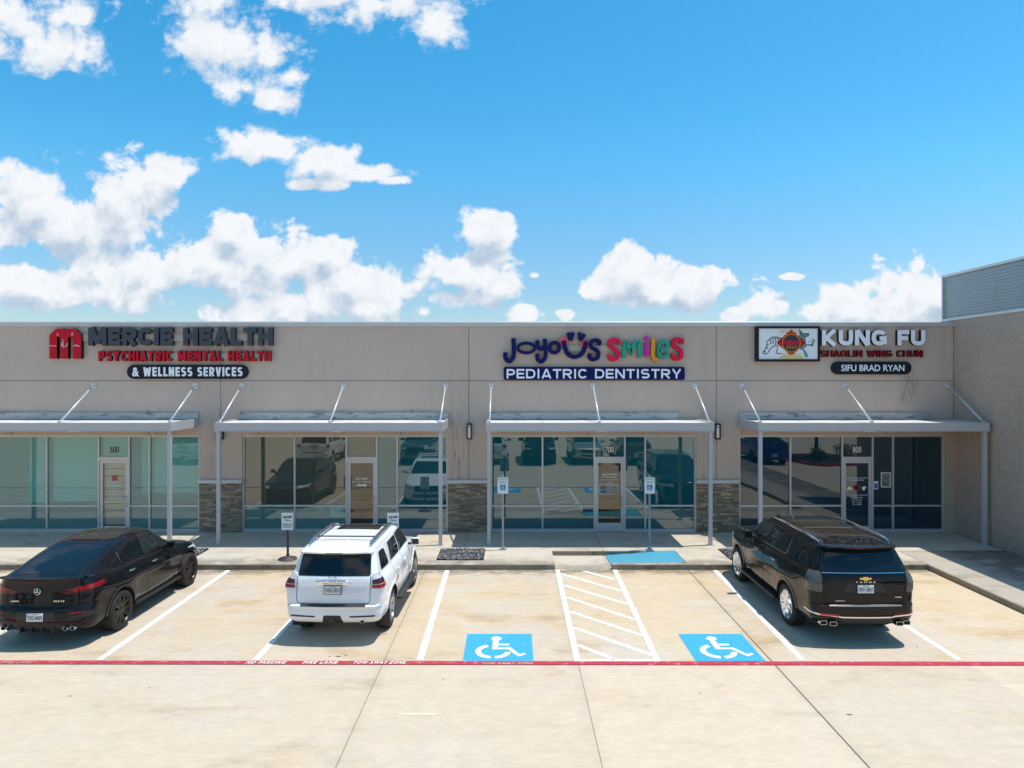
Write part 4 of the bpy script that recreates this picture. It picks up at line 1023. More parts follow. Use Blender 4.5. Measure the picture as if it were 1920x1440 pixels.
# striped tiger, crouching to the left
art([[(240,268),(285,232),(340,230),(392,250),(398,330),(350,318),(300,318),(262,352),(240,392),(200,390),(196,372),(222,350)], [(335,325),(385,330),(380,388),(330,386),(345,368)]], F_WHITE, 0)
artline([[(240,268),(285,232),(340,230),(392,246)], [(240,268),(222,350),(196,375),(205,392),(240,390),(262,352),(300,318),(350,318)], [(345,330),(330,386),(380,388)]], 8, F_LINE, 1)
artline([[(262,252),(275,275),(262,300)], [(285,235),(300,265),(290,300)], [(310,232),(325,262),(318,308)], [(338,232),(352,268),(340,312)], [(365,240),(375,275),(362,318)], [(232,300),(250,312)], [(226,330),(246,340)], [(205,372),(225,378)]], 9, F_LINE, 2)
# crane with raised wing, to the right
art([[(560,150),(600,190),(650,185),(660,210),(610,240),(640,270),(690,240),(712,262),(690,320),(640,310),(580,360),(545,330)], [(590,350),(612,352),(632,418),(612,420)]], F_TEAL, 0)
art([[(620,255),(680,245),(700,270),(665,300),(625,300)]], F_WHITE, 1)
artline([[(555,150),(575,200),(610,225)], [(600,190),(655,205)], [(630,300),(690,310)], [(640,280),(708,262)], [(605,360),(640,410),(620,425)]], 6, F_LINE, 2)
art([[(330,283),(476,152),(624,283),(476,415)]], F_RED, 3)
art([ell(476, 288, 92, 92, 32)], F_GOLD, 4); art([ell(476, 288, 84, 84, 32)], F_LINE, 5)
mb = MB(); add_text(mb, 'MENG', kx(402), kx(548), kz(304), kz(262), YF-0.192, bold=0.05); add_text(mb, '\u25B2', kx(462), kx(490), kz(250), kz(220), YF-0.192) if False else None
part(mb, 'lettering', F_CRIM, panel)
mb = MB()
for i in range(4):                        # small brush characters under the name
    u = 424+i*28
    for (a, c_, e, g) in ((0,318,22,318),(11,312,11,342),(0,330,22,330),(2,342,20,340)): ribbon(mb, [(kx(u+a), kz(c_)), (kx(u+e), kz(g))], 0.012, YF-0.1925-0.001*(c_ % 3), YF-0.190, smooth=0)
part(mb, 'lettering', F_GOLD, panel)
mb = MB(); rnd = random.Random(3)
for i in range(7):
    u = 362+i*30
    for (a, c_, e, g) in ((0,166,20,165),(10,158,9,186),(2,178,19,178),(3,186,18,184)): ribbon(mb, [(kx(u+a), kz(c_)), (kx(u+e), kz(g))], 0.010, YF-0.1925-0.001*(c_ % 3), YF-0.191, smooth=0)
part(mb, 'lettering', F_GOLD, panel)
mb = MB(); add_text(mb, 'SHAOLIN', kx(385), kx(568), kz(415), kz(394), YF-0.193, bold=0.03); part(mb, 'lettering', F_YEL, panel); mb = MB(); add_text(mb, 'WING CHUN', kx(358), kx(595), kz(444), kz(420), YF-0.193, bold=0.03)
part(mb, 'lettering', F_YEL, panel)
block(s3, 'KUNG FU', 1537, 1729.5, 619.5, 648, F_WHITE, 0.27, 0.12, 0.13, 0.02)
block(s3, 'SHAOLIN WING CHUN', 1537, 1727, 657, 669.5, F_DRED, 0.18, 0.16, 0.10, 0.02)
board(s3, pill(fx(1557), fx(1706), fz(702), fz(678)), F_PBLK)
letters(s3, 'SIFU BRAD RYAN', 1574.5, 1692.5, 684, 696, F_WHITE, 0.018, 0.004, 0.092)

# ------------------------------------------------------------------ wall lamps
M_LENS = pbr('lamp_lens', (0.72, 0.72, 0.70), 0.35, var=0.03); M_BRONZE = pbr('dark_bronze', (0.025, 0.02, 0.018), 0.45, var=0.1)
lab = ['dark wall lamp half hidden behind the canopy post left of the first plinth', 'dark wall lamp with white lens between the navy sign canopies, above the middle plinth', 'dark wall lamp with white lens on the pier beside the dark blue shopfront']
for i, jx_ in enumerate(joints_x):
    x = jx_+(0.02 if i else 0.03); zc = 3.36
    L = empty('wall_lamp', (x, YF, zc), 0, lab[i], 'lamp', 'wall lamps on the piers')
    def pl(mb, name, m): return mb.build(name, m, L)
    mb = MB(); mb.rbox((0, -0.02, 0), (0.16, 0.04, 0.5), 0.01)
    for z in (-0.225, 0.225): mb.rbox((0, -0.075, z), (0.17, 0.15, 0.05), 0.012)
    for s in (-0.075, 0.075): mb.box(s-0.006, s+0.006, -0.145, -0.03, -0.2, 0.2)
    mb.box(-0.08, 0.08, -0.148, -0.14, 0.135, 0.15)
    pl(mb, 'housing', M_BRONZE)
    mb = MB(); mb.cyl((0, -0.085, -0.2), (0, -0.085, 0.2), 0.056, n=20); pl(mb, 'lens', M_LENS)

# ------------------------------------------------------------------ signs on the walk
M_SIGNW = pbr('sign_sheet_white', (0.72, 0.76, 0.76), 0.4, var=0.03); M_SIGNG = pbr('sign_green', (0.02, 0.22, 0.14), 0.5, var=0.05); M_SIGNB = pbr('sign_blue', (0.012, 0.14, 0.42), 0.4, var=0.05)
M_POSTG = pbr('grey_post_paint', (0.32, 0.34, 0.36), 0.5, metal=0.3, var=0.1, scale=10)
M_POSTB = pbr('bluegrey_post_paint', (0.20, 0.29, 0.33), 0.5, metal=0.3, var=0.1, scale=10)
for x, pm, lb in ((-0.26, M_POSTG, 'accessible parking sign on grey post nearest the dark gravel bed'), (3.92, M_POSTB, 'accessible parking sign on blue-grey post behind the blue ramp')):
    A = empty('parking_sign', (x, 19.62, ZS), 0, lb, 'sign', 'accessible parking signs')
    mb = MB(); mb.box(-0.028, 0.028, -0.022, 0.022, 0, 2.11); mb.cyl((0, -0.0, 2.11), (0, 0, 2.125), 0.03, n=10); mb.build('post', pm, A)
    mb = MB(); mb.box(-0.10, 0.10, -0.08, 0.08, 0, 0.012); mb.rbox((0, 0, 0.05), (0.09, 0.08, 0.10), 0.01)
    for sx_ in (-0.075, 0.075):
        for sy in (-0.055, 0.055): mb.cyl((sx_, sy, 0), (sx_, sy, 0.03), 0.012, n=8)
    mb.build('base_plate', pm, A)
    mb = MB(); mb.prism(rpoly([(-0.155, 1.60), (0.155, 1.60), (0.155, 2.075), (-0.155, 2.075)], 0.035), -0.034, -0.028); pan = mb.build('sign_panel', M_SIGNW, A)
    mb = MB(); ribbon(mb, rpoly([(-0.145, 1.61), (0.145, 1.61), (0.145, 2.065), (-0.145, 2.065)], 0.03), 0.006, -0.0355, -0.0345, closed=True, smooth=0)
    add_text(mb, 'RESERVED', -0.125, 0.125, 1.985, 2.04, -0.0355, bold=0.012); add_text(mb, 'PARKING', -0.105, 0.105, 1.90, 1.955, -0.0355, bold=0.012); mb.build('lettering', M_SIGNG, pan)
    mb = MB(); mb.box(-0.078, 0.078, -0.037, -0.0345, 1.70, 1.86); sq = mb.build('access_plate', M_SIGNB, pan)
    mb = MB(); wheelchair(mb, -0.07, 1.705, 0.15, 0)
    for v in mb.bm.verts: v.co = Vector((v.co.x, -0.0385, v.co.y))
    mb.build('wheelchair_symbol', M_WHITE, sq)
M_RUSTY = pbr('rusty_black_iron', (0.055, 0.05, 0.05), 0.6, metal=0.3, var=0.5, scale=12)
for x, y, lb in ((-6.06, 18.60, 'portable reserved parking stand on a round iron base left of the white car'), (-3.21, 18.60, 'portable reserved parking stand mostly hidden behind the white car')):
    A = empty('stanchion_sign', (x, y, ZS), 0.03, lb, 'sign', 'portable reserved parking stands')
    mb = MB(); mb.lathe([(0.0, 0.001), (0.0, 0.245), (0.018, 0.25), (0.035, 0.23), (0.085, 0.06), (0.10, 0.035), (0.10, 0.001)], 36, 'z'); mb.build('base', M_RUSTY, A)
    mb = MB(); mb.cyl((0, 0, 0.09), (0, 0, 0.86), 0.032, n=14); mb.cyl((0, 0, 0.10), (0, 0, 0.14), 0.042, n=14); mb.build('pole', M_RUSTY, A)
    mb = MB(); mb.prism(rpoly([(-0.155, 0.80), (0.155, 0.80), (0.155, 1.26), (-0.155, 1.26)], 0.012), -0.046, -0.040); pan = mb.build('sign_panel', M_SIGNW, A)
    mb = MB(); add_text(mb, 'RESERVED', -0.13, 0.13, 0.925, 0.975, -0.0475, bold=0.02); add_text(mb, 'PARKING', -0.115, 0.115, 0.86, 0.91, -0.0475, bold=0.02); mb.cyl((0, -0.049, 0.825), (0, -0.046, 0.825), 0.008, n=8); mb.cyl((0, -0.049, 1.235), (0, -0.046, 1.235), 0.008, n=8); mb.build('lettering', M_BLACK, pan)
    mb = MB(); add_text(mb, 'JoyoUS', -0.125, 0.125, 1.10, 1.19, -0.0475, bold=0.045); mb.build('logo', F_NAVY, pan)
    mb = MB(); add_text(mb, 'SMiles', -0.07, 0.09, 1.04, 1.085, -0.0475, bold=0.03); mb.build('logo', F_TEAL, pan)
    mb = MB(); mb.prism([(0.055+0.02*math.cos(t), 1.155+0.02*math.sin(t)) for t in [k*0.3927 for k in range(16)]], -0.0472, -0.0462); mb.build('logo', F_PINK, pan)

# ------------------------------------------------------------------ small things in the dark shopfront
M_GOLDM = pbr('gold_trophy', (0.75, 0.55, 0.12), 0.25, metal=0.8, var=0.05)
T = empty('trophy', (9.72, YG+0.35, 1.02), 0, 'gold cup trophy standing behind the glass of the dark shopfront', 'trophy')
mb = MB(); mb.lathe([(0.30, 0.001), (0.30, 0.04), (0.33, 0.06), (0.40, 0.075), (0.50, 0.085), (0.50, 0.075), (0.36, 0.001)], 20, 'z'); mb.build('cup', M_GOLDM, T)
mb = MB(); mb.lathe([(0, 0.001), (0, 0.07), (0.10, 0.07), (0.10, 0.02), (0.30, 0.02), (0.30, 0.001)], 16, 'z'); mb.build('stem', M_WHITE, T)
mb = MB(); mb.box(-0.3, 0.3, -0.12, 0.12, -0.87, 0.0); mb.build('pedestal', M_ROOM_BLUE, T)
x0 = XL[3]
P_ = empty('poster', (11.93, YG-0.008, 1.80), 0, 'small framed colour poster on the narrow pane beside the shop door 800', 'poster')
mb = MB(); mb.box(-0.155, 0.155, -0.008, 0, -0.24, 0.24); mb.build('border', M_SIGNW, P_)
m, n, b = new_mat('poster_print'); p = n.obj()
rmp = n.add('ShaderNodeValToRGB'); n.put(rmp.inputs[0], n.noise(p, 16, 4, 0.6, 1.2))
els = rmp.color_ramp.elements; els[0].position = 0.35; els[0].color = (0.02, 0.05, 0.05, 1); els[1].position = 0.7; els[1].color = (0.10, 0.45, 0.40, 1)
e = els.new(0.5); e.color = (0.22, 0.16, 0.15, 1)
n.put(b.inputs['Base Color'], rmp.outputs[0])
mb = MB(); mb.box(-0.13, 0.13, -0.0105, -0.0085, -0.215, 0.215); mb.build('print', m, P_)
P_ = empty('window_sticker', (11.62, YG-0.008, 1.63), 0, 'small blue and white security sticker on the pane beside the poster', 'sticker')
mb = MB(); mb.box(-0.07, 0.07, -0.004, 0, -0.13, 0.13); mb.build('sheet', M_SIGNW, P_)
mb = MB(); mb.box(-0.055, 0.055, -0.0065, -0.0045, -0.10, 0.06); mb.build('print', M_SIGNB, P_)
# ------------------------------------------------------------------ vehicles
def car_paint(name, col, coat=1.0, metal=0.0, rough=0.35):
    m, n, b = new_mat(name)
    p = n.obj()
    dust = n.noise(p, 3.0, 5, 0.65)
    n.put(b.inputs['Base Color'], n.v('SCALE', col, scale=n.m('MULTIPLY_ADD', dust, 0.10, 0.95)))
    b.inputs['Metallic'].default_value = metal; b.inputs['Roughness'].default_value = rough
    b.inputs['Coat Weight'].default_value = coat; b.inputs['Coat IOR'].default_value = 1.36 if max(col) < 0.05 else 1.5; b.inputs['Specular IOR Level'].default_value = 0.5 if metal else 0.02
    n.put(b.inputs['Coat Roughness'], n.m('MULTIPLY_ADD', n.ss(dust, 0.4, 0.8), 0.05, 0.015))
    return m
P_BLACK = car_paint('black_car_paint', (0.006, 0.0065, 0.009)); P_BLACK2 = car_paint('black_brown_car_paint', (0.008, 0.007, 0.007)); P_WHITE = car_paint('white_car_paint', (0.76, 0.77, 0.78), rough=0.45)
P_SILVER = car_paint('silver_car_paint', (0.45, 0.46, 0.47), metal=0.7); P_BLUE = car_paint('blue_car_paint', (0.01, 0.03, 0.28)); P_GREY = car_paint('grey_car_paint', (0.10, 0.11, 0.12), metal=0.5)
def glassy(name, col, rough=0.006, spec=0.5):
    m, n, b = new_mat(name); n.put(b.inputs['Base Color'], col); b.inputs['Roughness'].default_value = rough
    b.inputs['Specular IOR Level'].default_value = spec; b.inputs['IOR'].default_value = 1.5
    dust = n.noise(n.obj(), 2.2, 4, 0.6); n.put(b.inputs['Roughness'], n.m('MULTIPLY_ADD', dust, 0.012, rough))
    return m
C_GLASS = glassy('privacy_glass', (0.006, 0.008, 0.010)); C_GLASSF = glassy('front_side_glass', (0.018, 0.026, 0.026)); C_TRIM = pbr('black_trim', (0.012, 0.012, 0.013), 0.45, var=0.15)
C_PLAST = pbr('grey_black_plastic', (0.022, 0.022, 0.023), 0.6, var=0.2); C_CHROME = pbr('chrome', (0.80, 0.81, 0.83), 0.07, metal=1.0, var=0.02); C_STEP = pbr('step_pad', (0.13, 0.13, 0.135), 0.3, metal=0.6, var=0.1); C_DKCHR = pbr('dark_chrome', (0.34, 0.34, 0.35), 0.15, metal=1.0, var=0.03); C_SATIN = pbr('satin_chrome', (0.62, 0.63, 0.65), 0.22, metal=1.0, var=0.03)
C_TYRE = pbr('tyre_rubber', (0.014, 0.0135, 0.013), 0.75, var=0.25, scale=14, bump=0.3); C_RIMB = pbr('dark_alloy', (0.045, 0.038, 0.035), 0.35, metal=0.7, var=0.1); C_RIMS = pbr('machined_alloy', (0.42, 0.42, 0.44), 0.28, metal=0.85, var=0.06)
C_BRAKE = pbr('brake_disc', (0.16, 0.15, 0.145), 0.4, metal=0.8, var=0.1); C_WELL = pbr('wheel_well', (0.006, 0.006, 0.006), 0.9)
C_RED = glassy('red_lamp_lens', (0.30, 0.004, 0.012), 0.06); C_DKRED = glassy('smoked_red_lens', (0.10, 0.004, 0.010), 0.06); C_SMOKED = glassy('dark_lamp_lens', (0.05, 0.012, 0.012), 0.05); C_SMOKE = glassy('smoked_lamp_lens', (0.085, 0.08, 0.075), 0.05); C_CLEARL = glassy('clear_lamp_lens', (0.50, 0.50, 0.54), 0.05)
C_PLATE = pbr('number_plate_white', (0.62, 0.64, 0.66), 0.4, var=0.03); C_PTXT = pbr('plate_ink', (0.02, 0.022, 0.035), 0.5); C_SEAM = pbr('panel_gap', (0.004, 0.004, 0.004), 0.9); C_GOLD = pbr('gold_badge', (0.75, 0.52, 0.16), 0.25, metal=0.9, var=0.03)
C_PIPE = pbr('exhaust_inside', (0.004, 0.004, 0.004), 0.9); C_SEAMW = pbr('light_panel_gap', (0.10, 0.10, 0.105), 0.9); C_ROOFGL = glassy('sunroof_glass', (0.012, 0.014, 0.014), 0.02)

def lerp_tab(tab, y):
    if not isinstance(tab, (list, tuple)): return tab
    if y <= tab[0][0]: return tab[0][1]
    for (a, p), (c, q) in zip(tab, tab[1:]):
        if y <= c:
            t = (y-a)/(c-a); t = t*t*(3-2*t); return p+(q-p)*t
    return tab[-1][1]
NR, NA, NS = 9, 9, 46
def outline(L):
    """half plan outline from rear centre to front centre as (x, y, z)"""
    yr, yf, w = L['yr'], L['yf'], L['w']; rr, rf = L.get('rr', 0.18), L.get('rf', 0.40)
    br, bf = L.get('br', 0.05), L.get('bf', 0.10)
    wr = w*L.get('tr', 0.97); wf = w*L.get('tf', 0.92)
    P = []
    for i in range(NR):
        x = (wr-rr)*i/NR; P.append((x, yr+br*(x/wr)**2))
    y0 = yr+br*((wr-rr)/wr)**2
    for i in range(NA):
        t = math.pi/2*i/NA; P.append((wr-rr+rr*math.sin(t), y0+rr*(1-math.cos(t))*1.0))
    ya = y0+rr; f0 = yf-bf*((wf-rf)/wf)**2; yb = f0-rf
    for i in range(NS):
        t = i/NS; y = ya+(yb-ya)*t
        g = lambda a, c, t: a+(c-a)*(t*t*(3-2*t))
        if t < 0.3: x = g(wr, w, t/0.3)
        elif t < 0.62: x = w
        else: x = g(w, wf, (t-0.62)/0.38)
        P.append((x, y))
    for i in range(NA):
        t = math.pi/2*i/NA; P.append((wf-rf+rf*math.cos(t), yb+rf*math.sin(t)))
    for i in range(NR+1):
        x = (wf-rf)*(1-i/NR); P.append((x, yf-bf*(x/wf)**2))
    out = []
    for x, y in P:
        z = lerp_tab(L['z'], y)
        for (c, amp, wid) in L.get('bump', ()): 
            if x > 0.5*w: x += amp*math.exp(-((y-c)/wid)**4)
        out.append((x, y, z))
    return np.array(out)
def pchip(K, sub, hard):
    n = len(K); d = [K[i+1]-K[i] for i in range(n-1)]; m = [None]*n
    for i in range(n):
        if i == 0: m[i] = d[0]
        elif i == n-1: m[i] = d[-1]
        else:
            a, c = d[i-1], d[i]; m[i] = np.where(a*c > 0, 2*a*c/np.where(np.abs(a+c) < 1e-9, 1e-9, a+c), 0.0)
    out = []
    for i in range(n-1):
        ml = d[i] if i in hard else m[i]; mr = d[i] if i+1 in hard else m[i+1]
        for k in range(sub):
            t = k/sub; t2, t3 = t*t, t*t*t
            out.append((2*t3-3*t2+1)*K[i]+(t3-2*t2+t)*ml+(-2*t3+3*t2)*K[i+1]+(t3-t2)*mr)
    out.append(K[-1]); return out
def loft_body(layers, sub=4):
    K = [outline(L) for L in layers]; hard = {i for i, L in enumerate(layers) if L.get('hard')}
    rows = pchip(K, sub, hard); M = len(rows[0]); bm = bmesh.new(); V = []
    for r in rows:
        right = [bm.verts.new(tuple(p)) for p in r]
        left = [right[0]] + [bm.verts.new((-p[0], p[1], p[2])) for p in r[1:-1]] + [right[-1]]
        V.append((right, left))
    for (ra, la), (rb, lb) in zip(V, V[1:]):
        for i in range(M-1):
            bm.faces.new((ra[i], ra[i+1], rb[i+1], rb[i]))
            bm.faces.new((la[i+1], la[i], lb[i], lb[i+1]))
    r, l = V[0]; bm.faces.new(l + r[-2:0:-1])
    r, l = V[-1]
    for i in range(M-1):
        ids = []
        for q in (r[i], r[i+1], l[i+1], l[i]):
            if q not in ids: ids.append(q)
        if len(ids) > 2: bm.faces.new(ids)
    bmesh.ops.recalc_face_normals(bm, faces=bm.faces[:])
    for f in bm.faces: f.smooth = True
    return bm
def cut_arches(bm, wheels, rad, win=0.62, wout=1.3):
    me = bpy.data.meshes.new('body'); bm.to_mesh(me); bm.free()
    me.materials.append(C_TRIM); me.materials.append(C_WELL)
    a = bpy.data.objects.new('body', me); COL.objects.link(a)
    c = MB(); c.mi = 1
    for (y, z) in wheels:
        for s in (-1, 1):
            pr = [(y+rad*math.cos(2*math.pi*k/40), z+rad*math.sin(2*math.pi*k/40)) for k in range(40)]
            c.prism(pr, min(s*win, s*wout), max(s*win, s*wout), axis='x')
    co = c.build('cutter', [C_TRIM, C_WELL])
    md = a.modifiers.new('cut', 'BOOLEAN'); md.operation = 'DIFFERENCE'; md.object = co; md.solver = 'EXACT'
    bpy.context.view_layer.update()
    res = bpy.data.meshes.new_from_object(a.evaluated_get(bpy.context.evaluated_depsgraph_get()))
    bpy.data.objects.remove(a); bpy.data.objects.remove(co)
    out = bmesh.new(); out.from_mesh(res); bpy.data.meshes.remove(res); bpy.data.meshes.remove(me)
    for f in out.faces: f.smooth = True
    return out
def body_object(bm, mats, parent, name='body'):
    b2 = bm.copy()
    for e in b2.edges:
        if len(e.link_faces) == 2:
            fa, fb = e.link_faces
            if fa.material_index != fb.material_index or e.calc_face_angle(0) > R(32): e.smooth = False
    me = bpy.data.meshes.new(name); b2.to_mesh(me); b2.free()
    for m in mats: me.materials.append(m)
    o = link_mesh(name, me, parent); KIDS.setdefault(parent.name, []).append(o); return o
def patch(body, parent, name, mat, axis, polys, filt, off=0.004, skirt=True):
    """a panel cut out of the body's own surface and raised by off; polys are convex outlines seen along the axis"""
    if not isinstance(polys[0][0], (tuple, list)): polys = [polys]
    ia, ib = {'x': (1, 2), 'y': (0, 2), 'z': (0, 1)}[axis]
    ax = Vector({'x': (1, 0, 0), 'y': (0, 1, 0), 'z': (0, 0, 1)}[axis])
    full = bmesh.new()
    for poly in polys:
        b = body.copy()
        lo = [min(p[k] for p in poly) for k in (0, 1)]; hi = [max(p[k] for p in poly) for k in (0, 1)]
        kill = []
        for f in b.faces:
            if f.material_index == 1: kill.append(f); continue
            us = [v.co[ia] for v in f.verts]; vs = [v.co[ib] for v in f.verts]
            if max(us) < lo[0] or min(us) > hi[0] or max(vs) < lo[1] or min(vs) > hi[1] or not filt(f.calc_center_median(), f.normal): kill.append(f)
        bmesh.ops.delete(b, geom=kill, context='FACES')
        cx_ = sum(p[0] for p in poly)/len(poly); cy_ = sum(p[1] for p in poly)/len(poly)
        for i in range(len(poly)):
            p, q = poly[i], poly[(i+1) % len(poly)]
            e = Vector((q[0]-p[0], q[1]-p[1]))
            if e.length < 1e-6: continue
            nn = Vector((e.y, -e.x)).normalized()
            if nn.dot(Vector((cx_-p[0], cy_-p[1]))) > 0: nn = -nn
            no = Vector((0, 0, 0)); no[ia] = nn.x; no[ib] = nn.y
            co = Vector((0, 0, 0)); co[ia] = p[0]; co[ib] = p[1]
            bmesh.ops.bisect_plane(b, geom=b.verts[:]+b.edges[:]+b.faces[:], plane_co=co, plane_no=no, clear_outer=True, dist=1e-6)
        mp = {}
        b.normal_update()
        for v in b.verts: mp[v] = full.verts.new(v.co)
        for f in b.faces:
            g = full.faces.new([mp[v] for v in f.verts]); g.smooth = True
        b.free()
    bmesh.ops.remove_doubles(full, verts=full.verts[:], dist=1e-5)
    full.normal_update()
    nor = {v: v.normal.copy() for v in full.verts}
    for v in full.verts: v.co += nor[v]*off
    if skirt:
        be = [e for e in full.edges if len(e.link_faces) == 1]
        ext = bmesh.ops.extrude_edge_only(full, edges=be)
        nv = [g for g in ext['geom'] if isinstance(g, bmesh.types.BMVert)]
        old = {tuple(round(c, 6) for c in v.co): v for v in nor}
        for v in nv:
            o_ = old.get(tuple(round(c, 6) for c in v.co))
            if o_: v.co -= nor[o_]*(off+0.003)
        for e in be: e.smooth = False
    for f in full.faces: f.material_index = 0
    me = bpy.data.meshes.new(name); full.to_mesh(me); full.free(); me.materials.append(mat)
    o = link_mesh(name, me, parent); KIDS.setdefault(parent.name, []).append(o); return o
def sidef(s, zmin=0.0, nmin=0.2): return lambda c, n: c.x*s > 0.3 and n.x*s > nmin and c.z > zmin
def rearf(ymax): return lambda c, n: c.y < ymax and n.y < 0.3
def topf(zmin): return lambda c, n: n.z > 0.3 and c.z > zmin
def strip(pts, w):
    """thin convex pieces along a polyline, for shut lines"""
    out = []
    for (a, c), (e, f) in zip(pts, pts[1:]):
        d = Vector((e-a, f-c)).normalized(); t = d*w*0.3; nn = Vector((-d.y, d.x))*w/2
        out.append([(a-t.x+nn.x, c-t.y+nn.y), (a-t.x-nn.x, c-t.y-nn.y), (e+t.x-nn.x, f+t.y-nn.y), (e+t.x+nn.x, f+t.y+nn.y)])
    return out
def arc_ring(yc, zc, r0, r1, a0=-8, a1=188, n=26):
    ts = [R(a0+(a1-a0)*k/n) for k in range(n+1)]
    return [[(yc+r*math.cos(t), zc+r*math.sin(t)) for r, t in ((r0, t0), (r1, t0), (r1, t1), (r0, t1))] for t0, t1 in zip(ts, ts[1:])]

def wheel(parent, x, y, rad, width, rimr, style, rim_mat):
    s = 1 if x > 0 else -1
    W_ = empty('wheel', (x, y, rad)); W_.parent = parent; KIDS.setdefault(parent.name, []).append(W_)
    h = width/2
    mb = MB(); pr = [(-h*0.92, rimr*0.97), (-h, rimr+0.02), (-h*1.02, rimr+(rad-rimr)*0.5), (-h*0.93, rad-0.022), (-h*0.78, rad-0.004), (-h*0.3, rad), (h*0.3, rad), (h*0.78, rad-0.004), (h*0.93, rad-0.022), (h*1.02, rimr+(rad-rimr)*0.5), (h, rimr+0.02), (h*0.92, rimr*0.97)]
    mb.lathe(pr, 56)
    mb.build('tyre', C_TYRE, W_, sharp=60)
    mb = MB(); o = h*0.93
    mb.lathe([(s*(o), rimr*0.985), (s*(o+0.006), rimr*0.965), (s*(o-0.008), rimr*0.93), (s*(o-0.05), rimr*0.90), (-s*o, rimr*0.88), (-s*o, rimr*0.97)], 56)
    def spoke(a, w0, w1, r0, r1, lift=0.0, dx=0.0, depth=0.035):
        A = Matrix.Rotation(a, 4, 'X')
        def P(xx, rr, tt): return A @ Vector((xx, tt, rr))
        xo0 = s*(o-0.030+lift); xo1 = s*(o-0.004)
        v = [mb.bm.verts.new(P(xx, rr, tt)) for xx, rr, tt in ((xo0, r0, -w0+dx*0), (xo0, r0, w0), (xo1, r1, w1+dx), (xo1, r1, -w1+dx), (xo0-s*depth, r0, -w0*1.3), (xo0-s*depth, r0, w0*1.3), (xo1-s*depth, r1, w1*1.2+dx), (xo1-s*depth, r1, -w1*1.2+dx))]
        for q in ((0,1,2,3),(7,6,5,4),(0,4,5,1),(1,5,6,2),(2,6,7,3),(3,7,4,0)): mb.bm.faces.new([v[i] for i in q])
    if style == 'twin10':
        for k in range(5):
            for e in (-0.15, 0.15): spoke(2*math.pi*k/5+e, 0.014, 0.017, 0.05, rimr*0.95, 0, (0.030 if e > 0 else -0.030)*-1)
            for e in (-0.46, 0.46): spoke(2*math.pi*k/5+e*0.0+0.628, 0.012, 0.010, 0.05, rimr*0.95, 0, 0.045*(1 if e > 0 else -1))
    elif style == 'five':
        for k in range(6):
            spoke(2*math.pi*k/6+0.2, 0.032, 0.020, 0.04, rimr*0.955, 0.004, 0.038); spoke(2*math.pi*k/6+0.2, 0.032, 0.020, 0.04, rimr*0.955, 0.004, -0.038)
    else:
        for k in range(6): spoke(2*math.pi*k/6, 0.045, 0.058, 0.04, rimr*0.955, 0.010, 0.0, 0.05)
        for k in range(6): spoke(2*math.pi*(k+0.5)/6, 0.020, 0.022, 0.04, rimr*0.955, 0.0, 0.0, 0.03)
    mb.lathe([(s*(o-0.07), 0.085), (s*(o-0.03), 0.082), (s*(o-0.018), 0.06), (s*(o-0.016), 0.001)], 30)
    for k in range(5):
        t = 2*math.pi*k/5; c = Vector((s*(o-0.03), 0.062*math.cos(t), 0.062*math.sin(t))); mb.cyl(c, c+Vector((s*0.012, 0, 0)), 0.010, n=6)
    mb.build('rim', rim_mat, W_, sharp=40)
    mb = MB(); mb.lathe([(s*(o-0.085), 0.04), (s*(o-0.085), rimr*0.78), (s*(o-0.11), rimr*0.78)], 40); mb.build('brake_disc', C_BRAKE, W_)
    return W_
def mirror_(parent, x, y, z, s, mat, size=(0.20, 0.13, 0.17)):
    mb = MB(); mb.rbox((s*(x+size[0]/2+0.05), y, z+0.03), size, 0.045, 3, None)
    for v in mb.bm.verts:
        if v.co.y > y: v.co.x -= s*0.02; v.co.z = z+0.03+(v.co.z-z-0.03)*0.85
    o = mb.build('wing_mirror', mat, parent)
    mb = MB(); mb.tube([(s*(x-0.03), y+0.02, z-0.045), (s*(x+0.09), y+0.01, z-0.02)], 0.028, 8); mb.build('mirror_arm', C_TRIM, o)
    mb = MB(); mb.rbox((s*(x+size[0]/2+0.05), y-size[1]/2-0.001, z+0.03), (size[0]*0.78, 0.006, size[2]*0.72), 0.002, 1); mb.build('mirror_glass', C_GLASS, o)
def plate(parent, x, y, z, txt, tilt=0.0, frame=None):
    p = empty('number_plate', (x, y, z)); p.rotation_euler = (tilt, 0, 0); p.parent = parent; KIDS.setdefault(parent.name, []).append(p)
    if frame:
        mb = MB(); mb.rbox((0, 0.004, 0), (0.332, 0.012, 0.176), 0.004, 2); mb.build('frame', frame, p)
    mb = MB(); mb.rbox((0, -0.003, 0), (0.305, 0.008, 0.152), 0.003, 2); mb.build('sheet', C_PLATE, p)
    mb = MB(); add_text(mb, txt, -0.138, 0.138, -0.045, 0.032, -0.0085, bold=0.012); add_text(mb, 'TEXAS', -0.06, 0.06, 0.046, 0.066, -0.0085, bold=0.012)
    mb.build('lettering', C_PTXT, p)
def badge_text(parent, txt, x0, x1, z0, z1, y, mat=C_CHROME, sp=1.0, tilt=None):
    mb = MB(); add_text(mb, txt, x0, x1, z0, z1, y, depth=0.006, bold=0.012, spacing=sp); return mb.build('badge', mat, parent)
def handle_(parent, s, x, y, z, mat, l=0.2):
    mb = MB(); mb.rbox((s*x, y, z), (0.035, l, 0.032), 0.012, 2); mb.build('door_handle', mat, parent)
